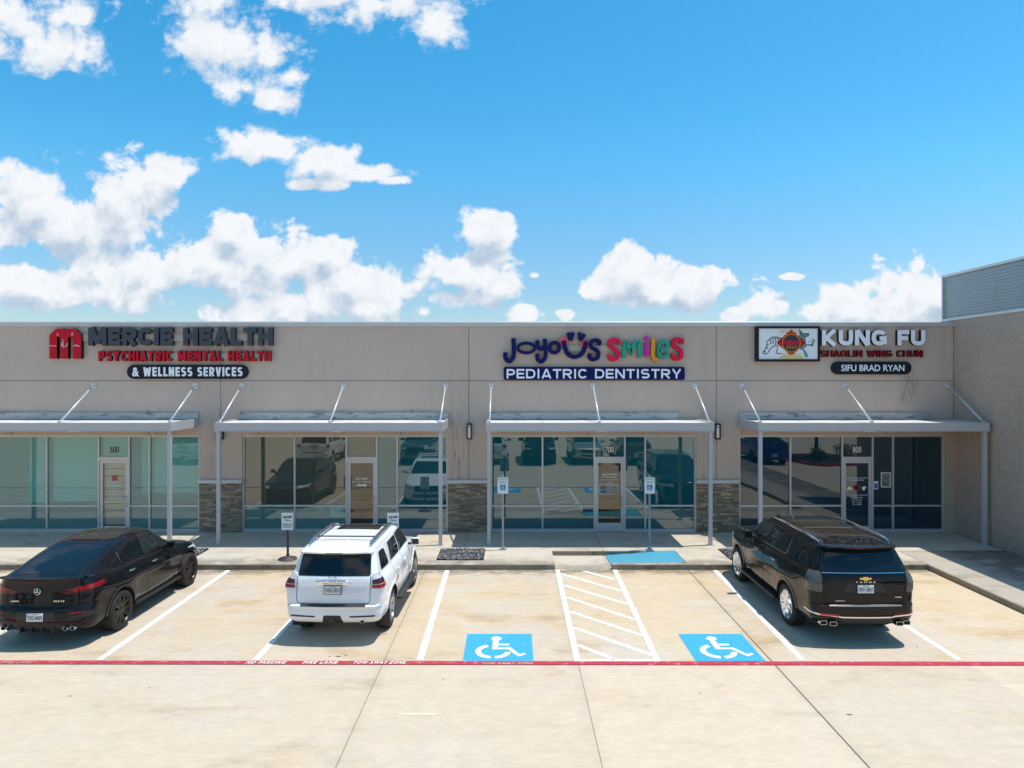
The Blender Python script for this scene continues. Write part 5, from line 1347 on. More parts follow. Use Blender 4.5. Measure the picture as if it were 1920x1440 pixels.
def tailpipe(parent, x, y, z, kind, mat):
    mb = MB()
    if kind == 'round':
        mb.lathe([(-0.0, 0.034), (-0.004, 0.040), (0.004, 0.044), (0.16, 0.042)], 24, 'z', Matrix.Translation((x, y, z)) @ Matrix.Rotation(R(-90), 4, 'X'))
        o = mb.build('tailpipe', mat, parent)
        mb = MB(); mb.cyl((x, y+0.015, z), (x, y+0.02, z), 0.038, n=20); mb.build('bore', C_PIPE, o)
    else:
        a, c = kind
        out = rpoly([(-a, -c), (a, -c), (a, c), (-a, c)], 0.02); inn = rpoly([(-a+.013, -c+.013), (a-.013, -c+.013), (a-.013, c-.013), (-a+.013, c-.013)], 0.014)
        n_ = len(out)
        for i in range(n_):
            j = (i+1) % n_
            mb.face([(x+out[i][0], y, z+out[i][1]), (x+out[j][0], y, z+out[j][1]), (x+inn[j][0], y, z+inn[j][1]), (x+inn[i][0], y, z+inn[i][1])])
            mb.face([(x+out[i][0], y, z+out[i][1]), (x+out[i][0], y+.14, z+out[i][1]), (x+out[j][0], y+.14, z+out[j][1]), (x+out[j][0], y, z+out[j][1])])
        o = mb.build('tailpipe', mat, parent)
        mb = MB(); mb.prism([(x+q[0], z+q[1]) for q in inn], y+.012, y+.016); mb.build('bore', C_PIPE, o)

# =============================================================== white mid-size off-road wagon
def white_wagon():
    c = empty('parked_car', (0, 0, 0))
    WH = [(1.09, 0.392), (3.88, 0.392)]; bmp = [(1.09, 0.025, 0.52), (3.88, 0.03, 0.5)]
    lay = [dict(z=0.36, yr=0.30, yf=4.62, w=0.80, rr=0.2, rf=0.4, hard=1),
     dict(z=0.40, yr=0.14, yf=4.72, w=0.88, rr=0.2, rf=0.45),
     dict(z=0.50, yr=0.03, yf=4.79, w=0.925, rr=0.2, rf=0.45, bump=bmp),
     dict(z=0.62, yr=0.0, yf=4.82, w=0.935, rr=0.2, rf=0.45, br=0.06, bump=bmp),
     dict(z=0.735, yr=0.0, yf=4.83, w=0.935, rr=0.2, rf=0.45, br=0.06, bump=bmp, hard=1),
     dict(z=0.760, yr=0.085, yf=4.82, w=0.925, rr=0.10, tr=0.985, rf=0.45, br=0.04, bump=bmp, hard=1),
     dict(z=0.92, yr=0.085, yf=4.80, w=0.935, rr=0.09, tr=0.985, rf=0.45, br=0.04, bump=bmp),
     dict(z=[(0,1.06),(3.6,1.0),(4.8,0.95)], yr=0.10, yf=4.76, w=0.945, rr=0.09, tr=0.985, rf=0.45, br=0.04, bump=[(1.09,.012,.5),(3.88,.015,.5)]),
     dict(z=[(0,1.17),(3.2,1.13),(4.0,1.07),(4.8,1.0)], yr=0.115, yf=4.68, w=0.915, rr=0.09, tr=0.985, rf=0.42, br=0.04),
     dict(z=[(0,1.235),(3.0,1.20),(3.6,1.17),(4.7,1.05)], yr=0.125, yf=4.52, w=0.875, rr=0.12, rf=0.40, br=0.05, hard=1),
     dict(z=[(0,1.262),(3.0,1.225),(3.7,1.20)], yr=0.135, yf=3.72, w=0.855, rr=0.12, rf=0.35, bf=0.16, br=0.05, tf=0.97, hard=1),
     dict(z=1.45, yr=0.235, yf=3.36, w=0.808, rr=0.12, rf=0.28, bf=0.13, br=0.05, tf=0.96),
     dict(z=1.635, yr=0.335, yf=3.02, w=0.748, rr=0.10, rf=0.24, bf=0.10, br=0.05, tf=0.95),
     dict(z=1.672, yr=0.355, yf=2.94, w=0.732, rr=0.10, rf=0.24, bf=0.10, br=0.05, tf=0.95, hard=1),
     dict(z=1.685, yr=0.175, yf=2.91, w=0.722, rr=0.11, rf=0.24, bf=0.10, br=0.08, tf=0.95, hard=1),
     dict(z=[(0.1,1.712),(.9,1.735),(2.9,1.70)], yr=0.170, yf=2.84, w=0.705, rr=0.11, rf=0.22, bf=0.10, br=0.08, tf=0.95),
     dict(z=[(0.2,1.725),(.9,1.755),(2.2,1.755),(2.8,1.73)], yr=0.25, yf=2.72, w=0.635, rr=0.11, rf=0.2, bf=0.10, br=0.08, tf=0.95),
     dict(z=[(0.3,1.735),(.9,1.772),(2.2,1.772),(2.6,1.758)], yr=0.36, yf=2.55, w=0.34, rr=0.12, rf=0.15, br=0.05, tf=0.95),
     dict(z=[(0.3,1.737),(.9,1.776),(2.2,1.776),(2.6,1.762)], yr=0.45, yf=2.45, w=0.05, rr=0.02, rf=0.02, br=0.0, bf=0.0)]
    bm = cut_arches(loft_body(lay), WH, 0.455)
    body = body_object(bm, [P_WHITE, C_WELL], c)
    for s in (-1, 1):
        f = sidef(s, 1.1)
        patch(bm, c, 'side_window', C_GLASS, 'x', rpoly([(0.50,1.30),(1.10,1.285),(1.00,1.62),(0.62,1.62)], 0.07), f, 0.006)
        patch(bm, c, 'side_window', C_GLASS, 'x', rpoly([(1.30,1.285),(2.14,1.265),(2.10,1.635),(1.38,1.635)], 0.04), f, 0.006)
        patch(bm, c, 'side_window', C_GLASSF, 'x', rpoly([(2.22,1.265),(3.28,1.245),(3.24,1.29),(2.82,1.635),(2.17,1.635)], 0.03), f, 0.006)
        fs = sidef(s, 0.45, 0.35)
        patch(bm, c, 'shut_line', C_SEAMW, 'x', strip([(1.58,0.60),(1.44,0.95),(1.24,1.12),(1.20,1.27),(1.30,1.66)], 0.010), fs, 0.0015, False)
        patch(bm, c, 'shut_line', C_SEAMW, 'x', strip([(2.20,0.48),(2.20,1.25)], 0.010), fs, 0.0015, False)
        patch(bm, c, 'shut_line', C_SEAMW, 'x', strip([(3.36,0.50),(3.36,1.20)], 0.010), fs, 0.0015, False)
        patch(bm, c, 'shut_line', C_SEAMW, 'x', strip([(1.60,0.48),(3.36,0.48)], 0.010), sidef(s, 0.4, 0.2), 0.0015, False)
        for (y, z) in WH: patch(bm, c, 'arch_lip', P_WHITE, 'x', arc_ring(y, z, 0.456, 0.52), sidef(s, 0.3, 0.05), 0.010)
        handle_(c, s, 0.955, 1.62, 1.05, P_WHITE); handle_(c, s, 0.95, 2.38, 1.04, P_WHITE)
        mirror_(c, 0.93, 3.02, 1.25, s, P_WHITE)
        # tail lamp wrapping the corner
        tl = patch(bm, c, 'tail_lamp', C_CLEARL, 'y', rpoly([(s*0.70,1.05),(s*1.0,1.05),(s*1.0,1.36),(s*0.72,1.30)] if s > 0 else [(-1.0,1.05),(-0.70,1.05),(-0.72,1.30),(-1.0,1.36)], 0.03), lambda q, n_, s=s: q.y < 0.36 and q.x*s > 0.6 and (n_.y < -0.05 or n_.x*s > 0.2), 0.022)
        patch(bm, tl, 'lamp_lens', C_RED, 'y', [(s*0.735,1.065),(s*1.0,1.065),(s*1.0,1.13),(s*0.735,1.12)], lambda q, n_, s=s: q.y < 0.33 and q.x*s > 0.6, 0.026)
        patch(bm, tl, 'lamp_lens', C_SMOKED, 'y', [(s*0.74,1.135),(s*1.0,1.145),(s*1.0,1.22),(s*0.74,1.21)], lambda q, n_, s=s: q.y < 0.33 and q.x*s > 0.6, 0.026)
        mb = MB()                                           # roof rail on two feet
        mb.tube([(s*0.60,0.55,1.755),(s*0.605,0.66,1.80),(s*0.615,0.95,1.83),(s*0.615,2.1,1.832),(s*0.60,2.42,1.80),(s*0.59,2.55,1.76)], [0.025,0.038,0.036,0.036,0.036,0.025], 10)
        mb.rbox((s*0.60,0.66,1.775),(0.06,0.22,0.06),0.02); mb.rbox((s*0.60,2.42,1.775),(0.06,0.22,0.06),0.02)
        mb.build('roof_rail', C_SATIN, c)
        mb = MB(); mb.rbox((s*0.945,2.48,0.42),(0.17,1.78,0.05),0.02); mb.tube([(s*1.02,1.60,0.415),(s*1.03,1.68,0.42),(s*1.03,3.28,0.42),(s*1.02,3.36,0.415)],0.022,8); mb.build('running_board', C_PLAST, c)
        mb = MB(); mb.rbox((s*0.83,0.66,0.33),(0.28,0.02,0.34),0.006); mb.build('mud_flap', C_TRIM, c)
        hl = patch(bm, c, 'headlight', C_CLEARL, 'y', [(s*0.50,0.86),(s*0.95,0.90),(s*0.95,0.99),(s*0.50,0.95)], lambda q, n_, s=s: q.y > 4.2 and q.x*s > 0.4 and n_.y > 0.05, 0.008)
    for y in (0.98, 2.02):
        mb = MB(); mb.tube([(-0.61,y,1.845),(0.61,y,1.845)],0.022,8,0.6); mb.build('roof_bar', C_TRIM, c)
    patch(bm, c, 'rear_window', C_GLASS, 'y', rpoly([(-0.70,1.275),(0.70,1.275),(0.66,1.655),(-0.66,1.655)], 0.05), rearf(0.42), 0.006)
    patch(bm, c, 'windscreen', C_GLASSF, 'y', rpoly([(-0.74,1.25),(0.74,1.25),(0.60,1.66),(-0.60,1.66)], 0.05), lambda q, n_: q.y > 2.7 and n_.y > 0.15 and q.z > 1.22, 0.006)
    patch(bm, c, 'sunroof', C_ROOFGL, 'z', rpoly([(-0.46,1.95),(0.46,1.95),(0.46,2.56),(-0.46,2.56)], 0.05), topf(1.6), 0.005)
    rf = rearf(0.30)
    patch(bm, c, 'tailgate_gap', C_SEAM, 'y', strip([(-0.70,1.27),(-0.70,0.83),(-0.66,0.775),(0.66,0.775),(0.70,0.83),(0.70,1.27)], 0.012), rf, 0.0015, False)
    patch(bm, c, 'tailgate_panel', P_WHITE, 'y', rpoly([(-0.67,1.085),(0.67,1.085),(0.67,1.235),(-0.67,1.235)], 0.04), rf, 0.012)
    patch(bm, c, 'grille', C_TRIM, 'y', rpoly([(-0.45,0.72),(0.45,0.72),(0.47,0.94),(-0.47,0.94)], 0.05), lambda q, n_: q.y > 4.4 and n_.y > 0.1, 0.008)
    patch(bm, c, 'intake', C_TRIM, 'y', rpoly([(-0.55,0.50),(0.55,0.50),(0.5,0.62),(-0.5,0.62)], 0.03), lambda q, n_: q.y > 4.4 and n_.y > 0.1, 0.008)
    mb = MB()
    mb.tube([(-0.36,0.085,1.145),(-0.31,0.070,1.18),(-0.2,0.066,1.195),(0,0.064,1.20),(0.2,0.066,1.195),(0.31,0.070,1.18),(0.36,0.085,1.145)], [0.016,0.026,0.029,0.03,0.029,0.026,0.016], 14); mb.box(-0.32,0.32,0.062,0.10,1.135,1.172); g = mb.build('tailgate_garnish', C_CHROME, c)
    mb = MB(); add_text(mb, '4RUNNER', -0.20, 0.20, 1.142, 1.165, 0.0605, bold=0.02, spacing=1.2); mb.build('lettering', C_TRIM, g)
    mb = MB(); n_ = 28
    def oval(rx, rz, cz, r): mb.tube([(rx*math.cos(2*math.pi*k/n_), 0.030, cz+rz*math.sin(2*math.pi*k/n_)) for k in range(n_+1)], r, 6)
    oval(0.085, 0.058, 1.245, 0.010); oval(0.055, 0.022, 1.268, 0.007); oval(0.022, 0.05, 1.245, 0.007); mb.build('emblem', C_CHROME, c)
    plate(c, 0.0, 0.058, 1.04, 'VRB-3853', R(-2), C_TRIM)
    patch(bm, c, 'bumper_step', C_PLAST, 'z', rpoly([(-0.62,0.0),(0.62,0.0),(0.62,0.12),(-0.62,0.12)],0.02), lambda q, n_: q.y < 0.2 and 0.7 < q.z < 0.8 and n_.z > 0.3, 0.004)
    patch(bm, c, 'bumper_bar', C_SATIN, 'y', rpoly([(-0.90,0.70),(0.90,0.70),(0.90,0.728),(-0.90,0.728)],0.008), rearf(0.3), 0.008)
    for s in (-1, 1): patch(bm, c, 'bumper_vent', C_TRIM, 'y', rpoly([(s*0.33,0.535),(s*0.80,0.545),(s*0.80,0.575),(s*0.33,0.562)],0.008), rearf(0.3), 0.006)
    patch(bm, c, 'hitch_recess', C_TRIM, 'y', rpoly([(-0.20,0.41),(0.20,0.41),(0.16,0.575),(-0.16,0.575)],0.03), rearf(0.35), 0.006)
    mb = MB(); mb.box(-0.045,0.045,0.0,0.25,0.44,0.53); mb.rbox((0,0.02,0.485),(0.12,0.03,0.12),0.008); h = mb.build('tow_hitch', C_TRIM, c)
    tailpipe(c, 0.56, 0.06, 0.455, 'round', C_SATIN)
    patch(bm, c, 'third_brake_lamp', C_SMOKE, 'y', rpoly([(-0.16,1.692),(0.16,1.692),(0.16,1.706),(-0.16,1.706)],0.004), rearf(0.3), 0.005)
    mb = MB(); mb.rbox((0.06,0.85,1.79),(0.012,0.13,0.05),0.005); mb.build('antenna', P_WHITE, c)
    for y, z in WH:
        for s in (-1, 1): wheel(c, s*0.80, y, z, 0.255, 0.272, 'five', C_RIMS)
    bm.free(); return c

# =============================================================== long black full-size wagon
def black_wagon():
    c = empty('parked_car', (0, 0, 0))
    WH = [(1.30, 0.415), (4.37, 0.415)]; bmp = [(1.30, 0.02, 0.56), (4.37, 0.02, 0.55)]
    lay = [dict(z=0.34, yr=0.42, yf=5.10, w=0.84, rr=0.2, rf=0.4, hard=1),
     dict(z=0.40, yr=0.16, yf=5.22, w=0.95, rr=0.22, rf=0.45),
     dict(z=0.52, yr=0.03, yf=5.31, w=0.99, rr=0.24, rf=0.45, br=0.08, bump=bmp),
     dict(z=0.66, yr=0.0, yf=5.34, w=1.00, rr=0.24, rf=0.45, br=0.08, bump=bmp),
     dict(z=0.775, yr=0.005, yf=5.35, w=1.005, rr=0.24, rf=0.45, br=0.08, bump=bmp, hard=1),
     dict(z=0.805, yr=0.075, yf=5.35, w=1.005, rr=0.18, rf=0.45, br=0.06, bump=bmp, hard=1),
     dict(z=0.98, yr=0.085, yf=5.33, w=1.015, rr=0.17, rf=0.45, br=0.06, bump=bmp),
     dict(z=[(0,1.16),(4.0,1.12),(5.3,1.06)], yr=0.075, yf=5.30, w=1.015, rr=0.17, rf=0.45, br=0.06),
     dict(z=[(0,1.29),(3.4,1.27),(4.2,1.22),(5.3,1.16)], yr=0.095, yf=5.20, w=0.985, rr=0.17, rf=0.42, br=0.06),
     dict(z=[(0,1.355),(3.4,1.33),(4.0,1.30),(5.2,1.20)], yr=0.115, yf=5.06, w=0.945, rr=0.16, rf=0.40, br=0.06, hard=1),
     dict(z=[(0,1.375),(3.4,1.345),(4.1,1.32)], yr=0.125, yf=4.12, w=0.93, rr=0.16, rf=0.35, bf=0.18, br=0.06, tf=0.97, hard=1),
     dict(z=1.56, yr=0.205, yf=3.74, w=0.865, rr=0.16, rf=0.28, bf=0.14, br=0.06, tf=0.96),
     dict(z=1.765, yr=0.315, yf=3.34, w=0.785, rr=0.16, rf=0.24, bf=0.11, br=0.06, tf=0.95),
     dict(z=1.80, yr=0.335, yf=3.26, w=0.765, rr=0.16, rf=0.24, bf=0.11, br=0.06, tf=0.95, hard=1),
     dict(z=1.81, yr=0.165, yf=3.24, w=0.755, rr=0.18, rf=0.24, bf=0.11, br=0.09, tf=0.95, hard=1),
     dict(z=[(0.1,1.835),(1.0,1.865),(3.2,1.84)], yr=0.165, yf=3.16, w=0.735, rr=0.18, rf=0.22, bf=0.11, br=0.09, tf=0.95),
     dict(z=[(0.2,1.855),(1.0,1.892),(2.4,1.892),(3.1,1.87)], yr=0.26, yf=3.04, w=0.66, rr=0.18, rf=0.2, bf=0.10, br=0.09, tf=0.95),
     dict(z=[(0.3,1.868),(1.0,1.912),(2.4,1.912),(2.9,1.895)], yr=0.40, yf=2.85, w=0.38, rr=0.15, rf=0.15, br=0.05, tf=0.95),
     dict(z=[(0.3,1.870),(1.0,1.916),(2.4,1.916),(2.9,1.899)], yr=0.5, yf=2.75, w=0.05, rr=0.02, rf=0.02, br=0.0, bf=0.0)]
    bm = cut_arches(loft_body(lay), WH, 0.475, 0.66, 1.4)
    body_object(bm, [P_BLACK2, C_WELL], c)
    for s in (-1, 1):
        f = sidef(s, 1.25)
        patch(bm, c, 'side_window', C_GLASS, 'x', rpoly([(0.42,1.415),(1.34,1.395),(1.28,1.755),(0.60,1.755)], 0.07), f, 0.006)
        patch(bm, c, 'side_window', C_GLASS, 'x', rpoly([(1.52,1.395),(2.52,1.38),(2.47,1.765),(1.52,1.765)], 0.05), f, 0.006)
        patch(bm, c, 'side_window', C_GLASSF, 'x', rpoly([(2.60,1.38),(3.70,1.365),(3.66,1.41),(3.16,1.765),(2.55,1.765)], 0.03), f, 0.006)
        # bright strip under and behind the door glass
        patch(bm, c, 'window_trim', C_SATIN, 'x', strip([(3.72,1.352),(2.56,1.367),(1.56,1.382),(1.455,1.42),(1.435,1.70)], 0.020), f, 0.009)
        fs = sidef(s, 0.5, 0.3)
        for pts in ([(1.86,0.62),(1.74,0.95),(1.50,1.16),(1.47,1.38)], [(2.56,0.50),(2.56,1.37)], [(3.80,0.52),(3.80,1.32)]):
            patch(bm, c, 'shut_line', C_SEAM, 'x', strip(pts, 0.010), fs, 0.0015, False)
        for (y, z) in WH: patch(bm, c, 'arch_lip', P_BLACK2, 'x', arc_ring(y, z, 0.476, 0.535), sidef(s, 0.3, 0.05), 0.010)
        for y, z in ((1.95, 1.17), (2.92, 1.16)): handle_(c, s, 1.03, y, z, C_SATIN, 0.22)
        mirror_(c, 0.93, 3.36, 1.36, s, P_BLACK2, (0.22, 0.14, 0.19))
        tl = patch(bm, c, 'tail_lamp', C_SMOKE, 'y', rpoly([(s*0.785,1.02),(s*1.1,1.04),(s*1.1,1.34),(s*0.80,1.40)], 0.03), lambda q, n_, s=s: q.y < 0.42 and q.x*s > 0.6 and (n_.y < -0.05 or n_.x*s > 0.2), 0.014)
        patch(bm, tl, 'lamp_lens', C_CLEARL, 'y', rpoly([(s*0.82,1.06),(s*0.97,1.07),(s*0.97,1.30),(s*0.83,1.34)], 0.03), lambda q, n_, s=s: q.y < 0.35 and q.x*s > 0.6 and n_.y < -0.1, 0.0155) if False else None
        patch(bm, c, 'reflector', C_DKRED, 'y', rpoly([(s*0.50,0.605),(s*0.94,0.625),(s*0.94,0.66),(s*0.53,0.645)], 0.01), rearf(0.4), 0.006)
        mb = MB(); mb.tube([(s*0.675,0.50,1.872),(s*0.685,0.62,1.905),(s*0.70,0.95,1.925),(s*0.70,2.2,1.93),(s*0.685,2.72,1.90),(s*0.675,2.85,1.872)], [0.014,0.02,0.021,0.021,0.02,0.014], 10); mb.build('roof_rail', C_CHROME, c)
        mb = MB(); mb.rbox((s*0.985,2.83,0.40),(0.20,2.1,0.06),0.02); mb.build('running_board', C_TRIM, c)
        patch(bm, c, 'headlight', C_CLEARL, 'y', [(s*0.55,0.96),(s*1.0,0.98),(s*1.0,1.07),(s*0.55,1.06)], lambda q, n_, s=s: q.y > 4.7 and q.x*s > 0.4 and n_.y > 0.05, 0.008)
        for x in (0.62, 0.78): tailpipe(c, s*x, 0.02+0.09*(x-0.62)/0.16*0.6, 0.455, (0.068, 0.042), C_DKCHR)
    patch(bm, c, 'rear_window', C_GLASS, 'y', rpoly([(-0.80,1.385),(0.80,1.385),(0.70,1.785),(-0.70,1.785)], 0.05), rearf(0.42), 0.006)
    patch(bm, c, 'windscreen', C_GLASSF, 'y', rpoly([(-0.80,1.37),(0.80,1.37),(0.66,1.79),(-0.66,1.79)], 0.05), lambda q, n_: q.y > 3.0 and n_.y > 0.15 and q.z > 1.34, 0.006)
    patch(bm, c, 'sunroof', C_ROOFGL, 'z', rpoly([(-0.52,1.62),(0.52,1.62),(0.54,2.95),(-0.54,2.95)], 0.06), topf(1.7), 0.005)
    patch(bm, c, 'sunroof_border', C_SATIN, 'z', strip([(-0.53,2.25),(0.53,2.25)], 0.012), topf(1.7), 0.0075)
    patch(bm, c, 'sunroof_border', C_SATIN, 'z', strip([(-0.53,1.61),(0.53,1.61)], 0.014), topf(1.7), 0.0075)
    for x in (-0.30, 0.0, 0.30): patch(bm, c, 'roof_rib', C_SEAM, 'z', strip([(x,0.55),(x,1.55)], 0.010), topf(1.7), 0.002, False)
    rf = rearf(0.32)
    patch(bm, c, 'tailgate_gap', C_SEAM, 'y', strip([(-0.785,1.37),(-0.77,1.02),(-0.72,0.815),(0.72,0.815),(0.77,1.02),(0.785,1.37)], 0.012), rf, 0.0015, False)
    patch(bm, c, 'tailgate_trim', C_SATIN, 'y', rpoly([(-0.78,1.362),(0.78,1.362),(0.78,1.376),(-0.78,1.376)], 0.004), rf, 0.010)
    patch(bm, c, 'plate_recess', C_TRIM, 'y', rpoly([(-0.40,1.02),(0.40,1.02),(0.30,1.20),(-0.30,1.20)], 0.03), rf, 0.003)
    patch(bm, c, 'tailgate_panel', P_BLACK2, 'y', rpoly([(-0.70,1.235),(0.70,1.235),(0.74,1.335),(-0.74,1.335)], 0.03), rf, 0.010)
    patch(bm, c, 'tailgate_panel', P_BLACK2, 'y', rpoly([(-0.70,0.84),(0.70,0.84),(0.72,0.985),(-0.72,0.985)], 0.03), rf, 0.008)
    badge_text(c, 'TAHOE', -0.185, 0.185, 1.205, 1.232, 0.068, C_CHROME, 1.7)
    mb = MB(); mb.prism([(-0.10,1.265),(-0.045,1.265),(-0.038,1.248),(0.038,1.248),(0.045,1.265),(0.10,1.265),(0.115,1.302),(0.05,1.302),(0.043,1.318),(-0.043,1.318),(-0.05,1.302),(-0.115,1.302)], 0.055, 0.069, side_mi=1); mb.build('emblem', [C_GOLD, C_CHROME], c)
    plate(c, 0.0, 0.058, 1.09, 'XRF-3807', R(-2))
    badge_text(c, 'PREMIER', 0.56, 0.68, 0.925, 0.945, 0.078); badge_text(c, 'CHEVROLET', -0.56, -0.38, 0.855, 0.872, 0.082)
    patch(bm, c, 'bumper_step', C_STEP, 'z', rpoly([(-0.68,-0.02),(0.68,-0.02),(0.68,0.07),(-0.68,0.07)], 0.02), lambda q, n_: q.y < 0.2 and 0.74 < q.z < 0.85 and n_.z > 0.3, 0.006)
    patch(bm, c, 'bumper_trim', C_CHROME, 'y', strip([(-0.97,0.625),(-0.52,0.592),(-0.46,0.575),(0.46,0.575),(0.52,0.592),(0.97,0.625)], 0.026), rearf(0.45), 0.010)
    patch(bm, c, 'bumper_valance', C_PLAST, 'y', rpoly([(-0.50,0.40),(0.50,0.40),(0.45,0.552),(-0.45,0.552)], 0.02), rearf(0.4), 0.004)
    patch(bm, c, 'grille', C_TRIM, 'y', rpoly([(-0.60,0.62),(0.60,0.62),(0.55,1.06),(-0.55,1.06)], 0.05), lambda q, n_: q.y > 4.9 and n_.y > 0.1, 0.010)
    patch(bm, c, 'third_brake_lamp', C_DKRED, 'y', rpoly([(-0.2,1.815),(0.2,1.815),(0.2,1.828),(-0.2,1.828)], 0.004), rearf(0.3), 0.005)
    mb = MB(); mb.rbox((-0.50,2.98,1.895),(0.05,0.10,0.05),0.015); mb.build('antenna', C_TRIM, c)
    for y, z in WH:
        for s in (-1, 1): wheel(c, s*0.865, y, z, 0.28, 0.298, 'six', C_CHROME)
    bm.free(); return c

# =============================================================== black fastback crossover
def black_coupe():
    c = empty('parked_car', (0, 0, 0))
    WH = [(1.13, 0.392), (4.065, 0.392)]; bmp = [(1.13, 0.035, 0.55), (4.065, 0.03, 0.52)]
    lay = [dict(z=0.30, yr=0.30, yf=4.72, w=0.84, rr=0.25, rf=0.4, hard=1),
     dict(z=0.36, yr=0.12, yf=4.84, w=0.92, rr=0.28, rf=0.45),
     dict(z=0.50, yr=0.025, yf=4.91, w=0.955, rr=0.32, rf=0.5, br=0.12, bump=bmp),
     dict(z=0.66, yr=0.0, yf=4.94, w=0.96, rr=0.34, rf=0.5, br=0.13, bump=bmp),
     dict(z=0.76, yr=0.02, yf=4.93, w=0.96, rr=0.34, rf=0.5, br=0.13, bump=bmp),
     dict(z=0.80, yr=0.055, yf=4.92, w=0.96, rr=0.34, rf=0.5, br=0.13, bump=bmp),
     dict(z=[(0,0.93),(4,0.88),(4.9,0.82)], yr=0.075, yf=4.88, w=0.965, rr=0.34, rf=0.5, br=0.13, bump=[(1.13,.022,.6),(4.065,.02,.52)]),
     dict(z=[(0,1.10),(2.0,1.03),(4,0.97),(4.9,0.90)], yr=0.095, yf=4.80, w=0.945, rr=0.34, rf=0.5, br=0.13, bump=[(1.13,.015,.7)]),
     dict(z=[(0,1.235),(1.0,1.19),(3.2,1.10),(4.8,0.97)], yr=0.085, yf=4.66, w=0.905, rr=0.34, rf=0.5, br=0.13),
     dict(z=[(0,1.30),(0.5,1.28),(1.2,1.225),(3.2,1.14),(4.6,1.01)], yr=0.060, yf=4.46, w=0.865, rr=0.34, rf=0.45, br=0.14, hard=1),
     dict(z=[(0,1.312),(0.5,1.295),(1.2,1.245),(3.3,1.165)], yr=0.12, yf=3.74, w=0.835, rr=0.30, rf=0.35, bf=0.18, br=0.13, tf=0.97, hard=1),
     dict(z=[(0.3,1.375),(1.2,1.34),(3.2,1.28)], yr=0.36, yf=3.50, w=0.805, rr=0.26, rf=0.30, bf=0.16, br=0.10, tr=0.95, tf=0.965),
     dict(z=[(0.6,1.47),(3.2,1.42)], yr=0.68, yf=3.27, w=0.76, rr=0.22, rf=0.26, bf=0.14, br=0.08, tr=0.94, tf=0.96),
     dict(z=[(1.0,1.56),(3.0,1.555)], yr=1.00, yf=3.06, w=0.715, rr=0.20, rf=0.24, bf=0.12, br=0.07, tr=0.94, tf=0.96),
     dict(z=[(1.3,1.635),(2.8,1.65)], yr=1.30, yf=2.90, w=0.665, rr=0.18, rf=0.22, bf=0.11, br=0.06, tr=0.95, tf=0.96),
     dict(z=[(1.5,1.685),(2.2,1.71),(2.8,1.695)], yr=1.54, yf=2.78, w=0.59, rr=0.16, rf=0.2, bf=0.10, br=0.05, tr=0.96, tf=0.96),
     dict(z=[(1.8,1.715),(2.3,1.735),(2.6,1.725)], yr=1.80, yf=2.62, w=0.40, rr=0.12, rf=0.12, bf=0.06, br=0.03),
     dict(z=1.742, yr=2.1, yf=2.45, w=0.05, rr=0.02, rf=0.02, br=0.0, bf=0.0)]
    bm = cut_arches(loft_body(lay), WH, 0.452)
    body_object(bm, [P_BLACK, C_WELL], c)
    for s in (-1, 1):
        f = sidef(s, 1.1, 0.25)
        patch(bm, c, 'side_window', C_GLASS, 'x', rpoly([(0.98,1.305),(1.30,1.285),(1.30,1.50),(1.14,1.45)], 0.03), f, 0.006)
        patch(bm, c, 'side_window', C_GLASS, 'x', rpoly([(1.34,1.283),(2.12,1.245),(2.10,1.645),(1.80,1.625),(1.34,1.520)], 0.03), f, 0.006)
        patch(bm, c, 'side_window', C_GLASSF, 'x', rpoly([(2.19,1.242),(3.27,1.205),(3.23,1.24),(2.80,1.575),(2.58,1.640),(2.17,1.648)], 0.03), f, 0.006)
        patch(bm, c, 'window_trim', C_SATIN, 'x', strip([(1.32,1.285),(1.32,1.49)], 0.022), f, 0.009)
        patch(bm, c, 'window_trim', C_TRIM, 'x', strip([(0.94,1.295),(1.3,1.273),(2.1,1.232),(3.3,1.192)], 0.014), f, 0.008)
        fs = sidef(s, 0.4, 0.3)
        for pts in ([(1.66,0.55),(1.55,0.85),(1.28,1.05),(1.24,1.26)], [(2.12,0.42),(2.14,1.24)], [(3.28,0.45),(3.32,0.8),(3.26,1.16)]):
            patch(bm, c, 'shut_line', C_SEAM, 'x', strip(pts, 0.010), fs, 0.0015, False)
        for (y, z) in WH: patch(bm, c, 'arch_lip', P_BLACK, 'x', arc_ring(y, z, 0.453, 0.515), sidef(s, 0.25, 0.05), 0.012)
        for y, z in ((1.52, 1.09), (2.42, 1.05)): handle_(c, s, 0.955, y, z, C_SATIN, 0.2)
        mirror_(c, 0.85, 3.08, 1.21, s, P_BLACK, (0.20, 0.14, 0.15))
        tl = patch(bm, c, 'tail_lamp', C_DKRED, 'y', rpoly([(s*0.34,1.055),(s*0.62,1.01),(s*0.99,1.085),(s*0.99,1.17),(s*0.70,1.155)], 0.025), lambda q, n_, s=s: q.y < 0.62 and q.x*s > 0.3 and (n_.y < -0.03 or n_.x*s > 0.2), 0.010)
        patch(bm, tl, 'lamp_lens', C_RED, 'y', rpoly([(s*0.58,1.045),(s*0.97,1.105),(s*0.97,1.155),(s*0.66,1.135)], 0.02), lambda q, n_, s=s: q.y < 0.58 and q.x*s > 0.3, 0.014)
        patch(bm, c, 'reflector', C_RED, 'y', rpoly([(s*0.60,0.675),(s*0.84,0.685),(s*0.84,0.70),(s*0.60,0.693)], 0.006), rearf(0.5), 0.006)
        patch(bm, c, 'bumper_vent', C_TRIM, 'y', rpoly([(s*0.58,0.555),(s*0.92,0.60),(s*0.92,0.69),(s*0.62,0.625)], 0.02), rearf(0.6), 0.003)
        mb = MB(); mb.rbox((s*0.925,2.6,0.36),(0.13,1.95,0.06),0.02); mb.build('running_board', C_TRIM, c)
